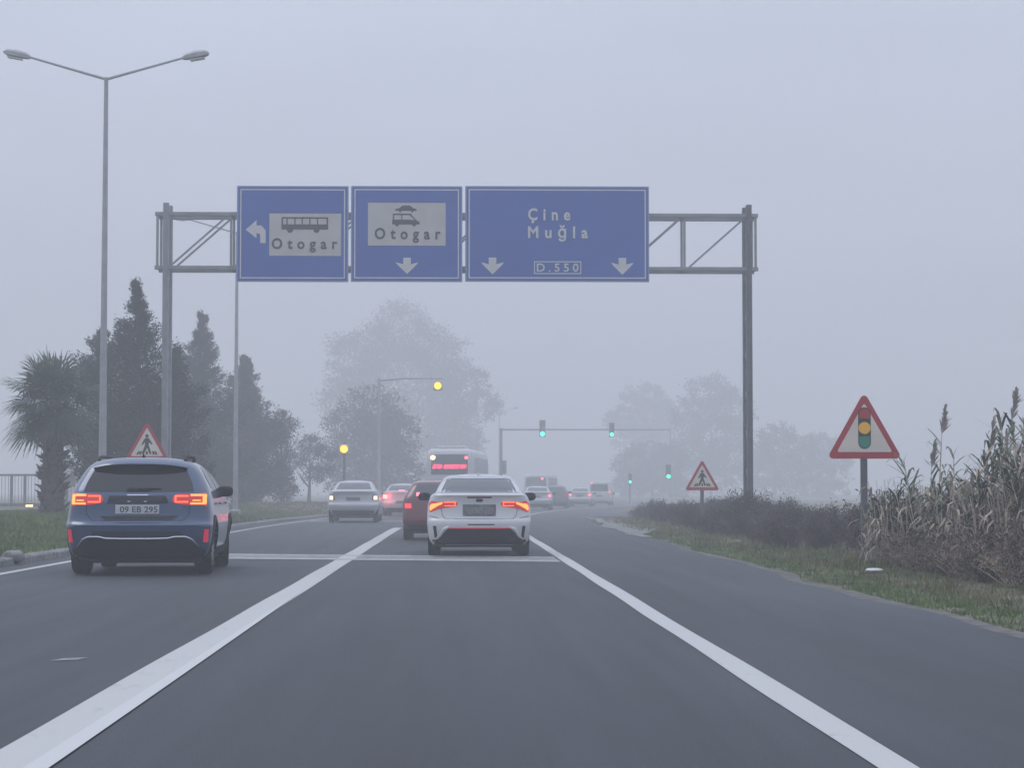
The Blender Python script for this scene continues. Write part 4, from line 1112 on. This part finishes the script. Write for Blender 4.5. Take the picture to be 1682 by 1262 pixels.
broad_tree('pale low tree in the fog just right of the gantry post', 1272, 700, 150, 2.2, [(0, .84, 1.4, 1.0), (1.3, .66, 1.5, 1.1), (-1.2, .6, 1.4, 1.0), (0, .36, 2.2, 1.3), (0, .15, 2.2, 1.0)], 29, .32, 620)
broad_tree('pale low tree in the fog left of the traffic light triangle sign', 1345, 718, 162, 2.15, [(0, .84, 1.5, 1.0), (1.3, .6, 1.3, 1.0), (-1.3, .6, 1.3, 1.0), (0, .32, 2.1, 1.2), (0, .12, 2.1, .9)], 30, .34, 560)

# fan palm
def palm():
    d = 57.0; c = at(86, 800, d); g = ground_z(c.x - bend(d), d)
    hub = at(88, 660, d).z - g
    root = thing('palm_tree', 'shaggy fan palm with a stubby rough trunk on the grass at the left', 'palm', (c.x, d, g))
    rnd = random.Random(4); mb = MB()
    mb.tube([(0, 0, -.1), (.0, 0, .25), (.01, 0, hub * .5), (.02, 0, hub * .85), (.02, 0, hub + .1)], [.40, .32, .27, .27, .16], 14)
    mb.build('trunk', 'palm_bark', root, 60)
    mb = MB()
    for k in range(240):                    # cut leaf bases sticking out and up
        z = rnd.uniform(.1, hub * .98); a = rnd.uniform(0, 6.28); r0 = .24; L = rnd.uniform(.12, .30)
        u = Vector((math.cos(a), math.sin(a), 0)); p = u * r0 + Vector((.01, 0, z)); e = p + u * L * .85 + Vector((0, 0, L * rnd.uniform(.15, .9)))
        mb.tube([p, (p + e) / 2 + Vector((0, 0, -.02)), e], [.045, .034, .012], 4)
    mb.build('leaf_bases', 'palm_bark', root)
    rng = np.random.default_rng(5)
    def fans(n, lo, hi, size, mname, name, dead=False):
        tris = []; stems = MB()
        for k in range(n):
            a = rng.uniform(0, 2 * math.pi); el = R(rng.uniform(lo, hi))
            u = np.array([math.cos(a) * math.cos(el), math.sin(a) * math.cos(el), math.sin(el)])
            base = np.array([.02, 0, hub]) ; L = rng.uniform(.6, 1.0) * size * .85
            tip = base + u * L + np.array([0, 0, -.10 * L])
            stems.tube([tuple(base), tuple(base + u * L * .55 + np.array([0, 0, .02])), tuple(tip)], [.028, .02, .014], 4)
            side = np.cross(u, [0, 0, 1.]); side /= max(np.linalg.norm(side), 1e-4); nrm = np.cross(side, u)
            roll = rng.uniform(-.5, .5); side, nrm = side * math.cos(roll) + nrm * math.sin(roll), nrm * math.cos(roll) - side * math.sin(roll)
            nb = 34
            for i in range(nb):
                th = R(-118 + 236 * (i + rng.uniform(-.25, .25)) / (nb - 1)); ln = size * rng.uniform(.78, 1.05) * (1 - .25 * abs(th) / 2.1)
                dr = u * math.cos(th) + side * math.sin(th) + nrm * (.10 if i % 2 else -.02)
                wv = -u * math.sin(th) + side * math.cos(th)
                m1 = tip + dr * ln * .55 + np.array([0, 0, -.03]); droop = (.46 if not dead else .6) * rng.uniform(.5, 1.3)
                m2 = m1 + dr * ln * .45 * (1 - .4 * droop) + np.array([0, 0, -droop * ln * .45])
                w1 = .026 * size; tris.append([tip, m1 - wv * w1, m2, m1 + wv * w1])
        np_obj(name, np.array(tris), 4, mname, root)
        stems.build('petioles' if not dead else 'dead_petioles', 'cane_dry' if dead else 'palm_leaf', root)
    fans(46, -48, 85, 1.04, 'palm_leaf', 'crown')
    fans(11, -62, -35, .9, 'palm_dead_leaf', 'dead_fronds', True)
palm()

# grass: countless blades
def grass(name, m, n, lat0, lat1, d0, d1, hgt, seed, keep=None):
    rng = np.random.default_rng(seed)
    d = d0 * (d1 / d0) ** rng.random(n); la = rng.uniform(lat0, lat1, n)
    tuft = np.sin(la * 5.1 + np.sin(d * 1.7) * 2) * np.sin(d * 2.3 + np.cos(la * 3.3) * 2) + rng.normal(size=n) * .5
    k = tuft > (keep if keep is not None else -.6)
    d, la = d[k], la[k]; n = len(d)
    z = np.array([ground_z(a, b) for a, b in zip(la, d)]) - .015
    x = la + np.array([bend(q) for q in d])
    P = np.stack([x, d, z], 1); hh = hgt * rng.uniform(.4, 1.3, n)
    a = rng.uniform(0, 2 * math.pi, n); wv = np.stack([np.cos(a), np.sin(a), np.zeros(n)], 1) * (.006 + .00022 * d)[:, None]
    tip = P + np.stack([rng.normal(size=n) * .35 * hh, rng.normal(size=n) * .35 * hh, hh], 1)
    return tag(np_obj(name, np.stack([P - wv, P + wv, tip], 1), 3, m), kind='stuff')
grass('median_grass', 'grass_green', 70000, -13.5, LEFT_EDGE - .25, 30, 92, .11, 1, -.9)
grass('verge_grass', 'grass_green', 52000, 4.6, 6.9, 17, 92, .07, 2, -.25)
grass('dry_verge_grass', 'grass_dry', 30000, 5.2, 8.5, 17, 92, .13, 3, .2)
grass('dry_median_grass', 'grass_dry', 22000, -12.5, LEFT_EDGE - .2, 60, 125, .13, 6, .1)

# dry scrub along the right verge: five builds, then copies
def bush(seed, h, rad, green=.0, nst=85, nleaf=2300, lm='bush_leaf', tm='bush_twig'):
    rng = np.random.default_rng(seed); rnd = random.Random(seed)
    root = thing('scrub_bush', '', 'bush', (0, 0, 0), group='dry scrub bushes along the right verge')
    mb = MB(); tips = []
    for k in range(nst):
        a = rnd.uniform(0, 6.28); s = rnd.uniform(.1, 1) ** .7 * rad; hh = h * rnd.uniform(.55, 1.05) * (1 - .35 * (s / rad) ** 2)
        p0 = Vector((math.cos(a) * s * .35, math.sin(a) * s * .35, -.05)); p2 = Vector((math.cos(a) * s, math.sin(a) * s, hh)); p1 = (p0 + p2) / 2 + Vector((rnd.uniform(-.08, .08), rnd.uniform(-.08, .08), .05))
        mb.tube([p0, p1, p2], [.010, .007, .003], 3, False); tips.append((p0, p1, p2))
        for j in range(2):
            t = rnd.uniform(.4, .9); b = p1.lerp(p2, t); e = b + Vector((rnd.uniform(-.2, .2), rnd.uniform(-.2, .2), rnd.uniform(.05, .25))) * h
            mb.tube([b, e], [.005, .002], 3, False); tips.append((b, (b + e) / 2, e))
    mb.build('twigs', tm, root)
    idx = rng.integers(0, len(tips), nleaf); u = rng.random(nleaf) ** .75
    A = np.array([[tuple(q) for q in t] for t in tips])[idx]
    P = np.where(u[:, None] < .5, A[:, 0] + (A[:, 1] - A[:, 0]) * (2 * u[:, None]), A[:, 1] + (A[:, 2] - A[:, 1]) * (2 * u[:, None] - 1)) + rng.normal(size=(nleaf, 3)) * .05
    D = rng.normal(size=(nleaf, 3)) + np.array([0, 0, .8])
    q = leaf_quads(P, D, np.full(nleaf, .075 if lm == 'bush_leaf' else .058), rng, .42)
    ng = int(nleaf * green)
    np_obj('leaves', q[ng:], 4, lm, root)
    if ng: np_obj('green_leaves', q[:ng], 4, 'bush_leaf_green', root)
    return root
protos = [bush(40, .95, .75), bush(41, 1.1, .7, .25), bush(42, .8, .85), bush(43, .9, .7, .12), bush(44, .7, .8)]
GEN = 'dry brown scrub bush in the unbroken row along the right verge'
LBL = {1: 'dry scrub bush with some green leaves in the row along the right verge', 3: 'brown scrub bush flecked with a few green leaves in the right verge row'}
spots = []; rnd = random.Random(8)
d = 34.8
while d < 90:
    for row in (0, 1, 2):
        la = 6.55 + row * .95 + rnd.uniform(-.25, .3) + (.35 if d > 58 else 0)
        if row == 0 and d < 38: la += .9
        spots.append((la + bend(d), d + rnd.uniform(-.5, .5), ground_z(la, d), rnd.uniform(0, 6.28), rnd.uniform(.48, .98) * (1.0 if row else .72)))
    d += 1.5 if d < 55 else 2.3
used = set()
for i, (x, y, z, r, s) in enumerate(spots):
    k = rnd.randrange(5); o = protos[k]; lab = LBL.get(k, GEN)
    if k in used: o = copy_thing(o, (x, y, z), r, lab, s)
    else: used.add(k); o.location = (x, y, z); o.rotation_euler = (0, 0, r); o.scale = (s,) * 3; o['label'] = lab

# giant reed at the right
def reed(label, px, d, canes, seed, name='reed_clump', lm='cane_leaf', green=.8):
    """canes: list of (px at top, py of top, plume)"""
    rng = np.random.default_rng(seed); rnd = random.Random(seed)
    c = at(px, 900, d); g = ground_z(c.x, d)
    root = thing(name, label, 'reeds', (c.x, d, g))
    st = MB(); leaves, dry, plumes = [], [], []
    def blade(p, dr, L, wd, droop, out):
        dr = np.array(dr, float); dr /= np.linalg.norm(dr); sd = np.cross(dr, [0, 0, 1.]); sd /= max(np.linalg.norm(sd), 1e-3); p = np.array(p, float)
        a = p + dr * L * .4; b = a + (dr + np.array([0, 0, -droop])) * L * .35; e = b + (dr * .7 + np.array([0, 0, -droop * 2])) * L * .3
        out.append([p - sd * wd * .4, a - sd * wd * .5, a + sd * wd * .5, p + sd * wd * .4]); out.append([a - sd * wd * .5, b - sd * wd * .35, b + sd * wd * .35, a + sd * wd * .5]); out.append([b - sd * wd * .35, e, e, b + sd * wd * .35])
    for tx, ty, plume, leafy in canes:
        dy = rnd.uniform(-.5, .5); t = at(tx, ty, d + dy); top = np.array([t.x - c.x, dy, t.z - g]); b = np.array([top[0] * .75 + rnd.uniform(-.15, .15), dy + rnd.uniform(-.2, .2), -.05])
        mid = (b + top) / 2 + np.array([rnd.uniform(-.06, .06), 0, 0]); e = top + np.array([-.05, 0, -(.42 if plume else .1)])
        st.tube([tuple(b), tuple(mid), tuple(e), tuple(top)], [.013, .011, .006, .002], 5)
        n = int(22 * leafy)
        for k in range(n):
            u = .25 + .72 * (k + rng.random()) / max(n, 1); p = b + (mid - b) * 2 * u if u < .5 else mid + (e - mid) * (2 * u - 1)
            a = rng.uniform(0, 6.28); L = rng.uniform(.28, .55)
            blade(p, (math.cos(a) * .8, math.sin(a) * .6, rng.uniform(.5, 1.1)), L, .040, rng.uniform(.1, .9), leaves if (u > .5 or rng.random() < green - .6) and rng.random() < green else dry)
        if plume:
            for k in range(70):
                u = rng.random(); p = e + (top - e) * u; dr = np.array([rng.normal() * .22 + .28, rng.normal() * .22, 1.0 - .5 * rng.random()]); L = .20 * (1.1 - u * .75)
                sd = np.array([.006, 0, 0]); q = p + dr * L * .5; plumes.append([p - sd, q - sd * 2, p + dr * L, q + sd * 2])
    for k in range(int(len(canes) * 5)):     # broken dry undergrowth at the foot
        x = rnd.uniform(min(q[0] for q in canes) - 12, max(q[0] for q in canes) + 12); t = at(x, 900, d); p = np.array([t.x - c.x, rnd.uniform(-.7, .5), 0.0])
        L = rnd.uniform(.3, 1.25)
        e = p + np.array([rnd.uniform(-.2, .2), rnd.uniform(-.2, .2), L]); st.tube([tuple(p), tuple((p + e) / 2 + np.array([.02, 0, 0])), tuple(e)], [.010, .008, .004], 4)
        for j in range(4):
            u = rnd.uniform(.2, 1); a = rnd.uniform(0, 6.28); blade(p + (e - p) * u, (math.cos(a), math.sin(a) * .6, rnd.uniform(-.1, .8)), rnd.uniform(.2, .45), .036, rnd.uniform(.2, 1.2), dry if rnd.random() < .78 else leaves)
    st.build('canes', 'cane_dry', root)
    if leaves: np_obj('leaves', np.array(leaves), 4, lm, root)
    if dry: np_obj('dry_leaves', np.array(dry), 4, 'cane_leaf_dry', root)
    if plumes: np_obj('plumes', np.array(plumes), 4, 'plume', root)
    return root
def more(px0, px1, top0, top1, n, leafy, seed, plume=0):
    """n more canes spread over px0..px1 with tops between the two outline heights"""
    r = random.Random(seed); o = []
    for i in range(n):
        u = (i + r.random()) / n; x = px0 + (px1 - px0) * u; lim = top0 + (top1 - top0) * u
        o.append((x, lim + (880 - lim) * r.random() ** 1.6, 1 if r.random() < plume else 0, leafy * r.uniform(.6, 1.3)))
    return o
reed('bent leafy green reed plant right beside the traffic light triangle sign post', 1490, 32.2, [(1490, 745, 0, 1.6), (1478, 795, 0, 1.3), (1502, 788, 0, 1.4), (1450, 812, 0, 1.0)] + more(1440, 1535, 830, 815, 24, 2.2, 1), 51, lm='reed_green', green=1.3)
reed('sparse tall reeds with drooping grey tops, second clump from the triangle sign', 1555, 30.6, [(1552, 668, 1, .5), (1535, 724, 1, .3), (1572, 735, 0, .6), (1563, 762, 0, .5), (1548, 785, 0, .4)] + more(1530, 1600, 800, 770, 24, 1.1, 2), 52)
reed('dense dry reeds with a dark green top, tallest of the reed clumps', 1640, 28.2, [(1668, 640, 1, 1.4), (1632, 690, 1, 1.5), (1650, 676, 0, 1.5), (1625, 735, 0, 1.4), (1660, 700, 0, 1.4)] + more(1590, 1675, 785, 700, 24, 1.2, 3, .05), 53)
reed('dense dry reeds cut off by the right edge of the view', 1690, 26.6, [(1690, 650, 1, 1.4), (1700, 690, 1, 1.4)] + more(1660, 1735, 730, 700, 22, 1.2, 4, .05), 54)
# dry bramble at the reeds' feet
bram = [bush(60, .52, .7, .06, 75, 2600, 'bramble_leaf', 'cane_dry'), bush(61, .42, .75, .16, 75, 2600, 'bramble_leaf', 'bush_twig')]
for i, (px, d, s) in enumerate(((1490, 30.9, .75), (1530, 30.0, .8), (1520, 29.2, .85), (1560, 27.8, .85), (1600, 26.6, .9), (1645, 25.3, .9), (1692, 24.2, .95), (1740, 23.0, .95), (1500, 32.4, .95), (1545, 30.6, 1.05), (1585, 28.8, 1.1), (1640, 27.2, 1.15), (1690, 25.8, 1.2))):
    c = at(px, 900, d); o = bram[i % 2]; p = (c.x, d, ground_z(c.x, d)); lab = ('pale dry bramble at the foot of the tall reeds', 'pale dry bramble with a little green at the foot of the tall reeds')[i % 2]
    if i > 1: o = copy_thing(o, p, i * 1.3, lab, s)
    else: o.location = p; o.scale = (s,) * 3; o['label'] = lab
    o['group'] = 'dry bramble at the foot of the reeds'

# ------------------------------------------------------------------ left background and small things
c = at(30, 850, 92); 
root = thing('mesh_fence', 'grey metal fence with square posts on the left, beyond the palm', 'fence', (0, 92, .3))
xs = [at(px, 800, 92).x for px in (-60, -28, 19, 41, 70, 110, 150, 190)]
zt = at(30, 779, 92).z - .3; zm = at(30, 828, 92).z - .3
for x in xs:
    m = MB(); m.box(x - .055, x + .055, -.05, .05, -.3, zt); m.build('post', 'fence_metal', root)
m = MB(); m.box(xs[0], xs[-1], -.03, .03, zt - .09, zt - .004); m.box(xs[0], xs[-1], -.035, .035, zm - .06, zm + .03); m.build('rail', 'fence_metal', root)
m = MB(); m.box(xs[0], xs[-1], .032, .05, -.3, zm - .061); m.build('lower_panel', 'fence_panel', root)
m = MB()
for k in range(46):
    x = xs[0] + (xs[-1] - xs[0]) * (k + .5) / 46; m.box(x - .010, x + .010, .034, .048, zm + .031, zt - .1)
m.build('bars', 'fence_metal', root)
c = at(48, 833, 91.2)
root = thing('floodlight', 'small lit warm floodlight low down in front of the left fence', 'lamp', (c.x, 91.2, .35))
m = MB(); m.box(-.17, .17, 0, .12, c.z - .35 - .10, c.z - .35 + .10, .02); m.build('housing', 'signal_black', root)
m = MB(); m.box(-.15, .15, -.02, -.002, c.z - .35 - .08, c.z - .35 + .08, .01); m.build('lens', 'lit_warm', root)
m = MB(); m.box(-.03, .03, .03, .09, -.2, c.z - .35 - .10); m.build('stand', 'fence_metal', root)
# pale hall with a white gabled roof far behind the palm
def hall():
    d = 118.0; cx = at(99, 800, d).x; e = at(118, 774, d).z
    root = thing('low_hall', 'small pale hall with a white gabled roof in the fog behind the palm trunk', 'building', (cx, d, .2))
    hw, L = .95, 12; eh = e - .2; ap = at(88, 736, d).z - .2
    m = MB(); m.prism([(-hw, -.3), (hw, -.3), (hw, eh), (0, ap), (-hw, eh)], 0, L); m.build('wall', 'building_wall', root)
    m = MB()
    for s in (-1, 1):
        p = [(0, ap + .02), (s * (hw + .35), eh - .16), (s * (hw + .35), eh - .02), (0, ap + .20)]; m.prism(p, -.35, L + .35)
    m.build('roof', 'roof_white', root)
    m = MB(); m.box(-.36, .36, -.03, .05, 0, 1.95); m.build('door', 'fence_metal', root)
    for x in (-.85, .40):
        m = MB(); m.box(x, x + .42, -.025, .05, 1.2, 1.8); m.build('window', 'car_glass_pale', root)
hall()
# rough kerb stones lying at the end of the green median
for (px, py, sx, sz, lab) in ((22, 914, .17, .10, 'rough grey rock lying by the kerb at the left edge'),):
    d = 33.0; c = at(px, py, d); rng = random.Random(3)
    m = MB(); m.blob((0, 0, 0), (sx, .22, sz), .75, 12, 8); m.v = [(x * (1 + rng.uniform(-.10, .10)), y * (1 + rng.uniform(-.1, .1)), z * (1 + rng.uniform(-.1, .1))) for x, y, z in m.v]
    o = m.build('rock', 'stone', None, 35); o.location = (c.x, d, .12); tag(o, lab, 'rock')
c = at(1418, 947, 30.0)
m = MB(); rng = random.Random(2); rings = []
for r_, z in ((.03, 0), (.085, .005), (.10, .02), (.08, .04), (.03, .045)): rings.append([(r_ * 1.2 * math.cos(k * .524) * rng.uniform(.8, 1.15), r_ * math.sin(k * .524), z + rng.uniform(0, .008)) for k in range(12)])
m.loft(rings); o = m.build('litter', 'litter', None, 30); o.location = (c.x, 29.2, ground_z(c.x, 29.2) + .03); tag(o, 'crumpled white litter on the grass below the traffic light triangle sign', 'litter')

# ------------------------------------------------------------------ fog
m = bpy.data.materials.new('fog_air'); m.use_nodes = True; t = m.node_tree; t.nodes.clear()
v = t.nodes.new('ShaderNodeVolumePrincipled'); out = t.nodes.new('ShaderNodeOutputMaterial')
v.inputs['Density'].default_value = .0050
v.inputs['Density Attribute'].default_value = ''
v.inputs['Color'].default_value = (.935, .945, .965, 1)
v.inputs['Anisotropy'].default_value = .15
t.links.new(v.outputs[0], out.inputs['Volume'])
m.cycles.homogeneous_volume = True
MATS['fog_air'] = m
mb = MB(); mb.box(-1600, 1600, -80, 1900, -1.2, 34.0)
tag(mb.build('haze', 'fog_air'), kind='stuff')
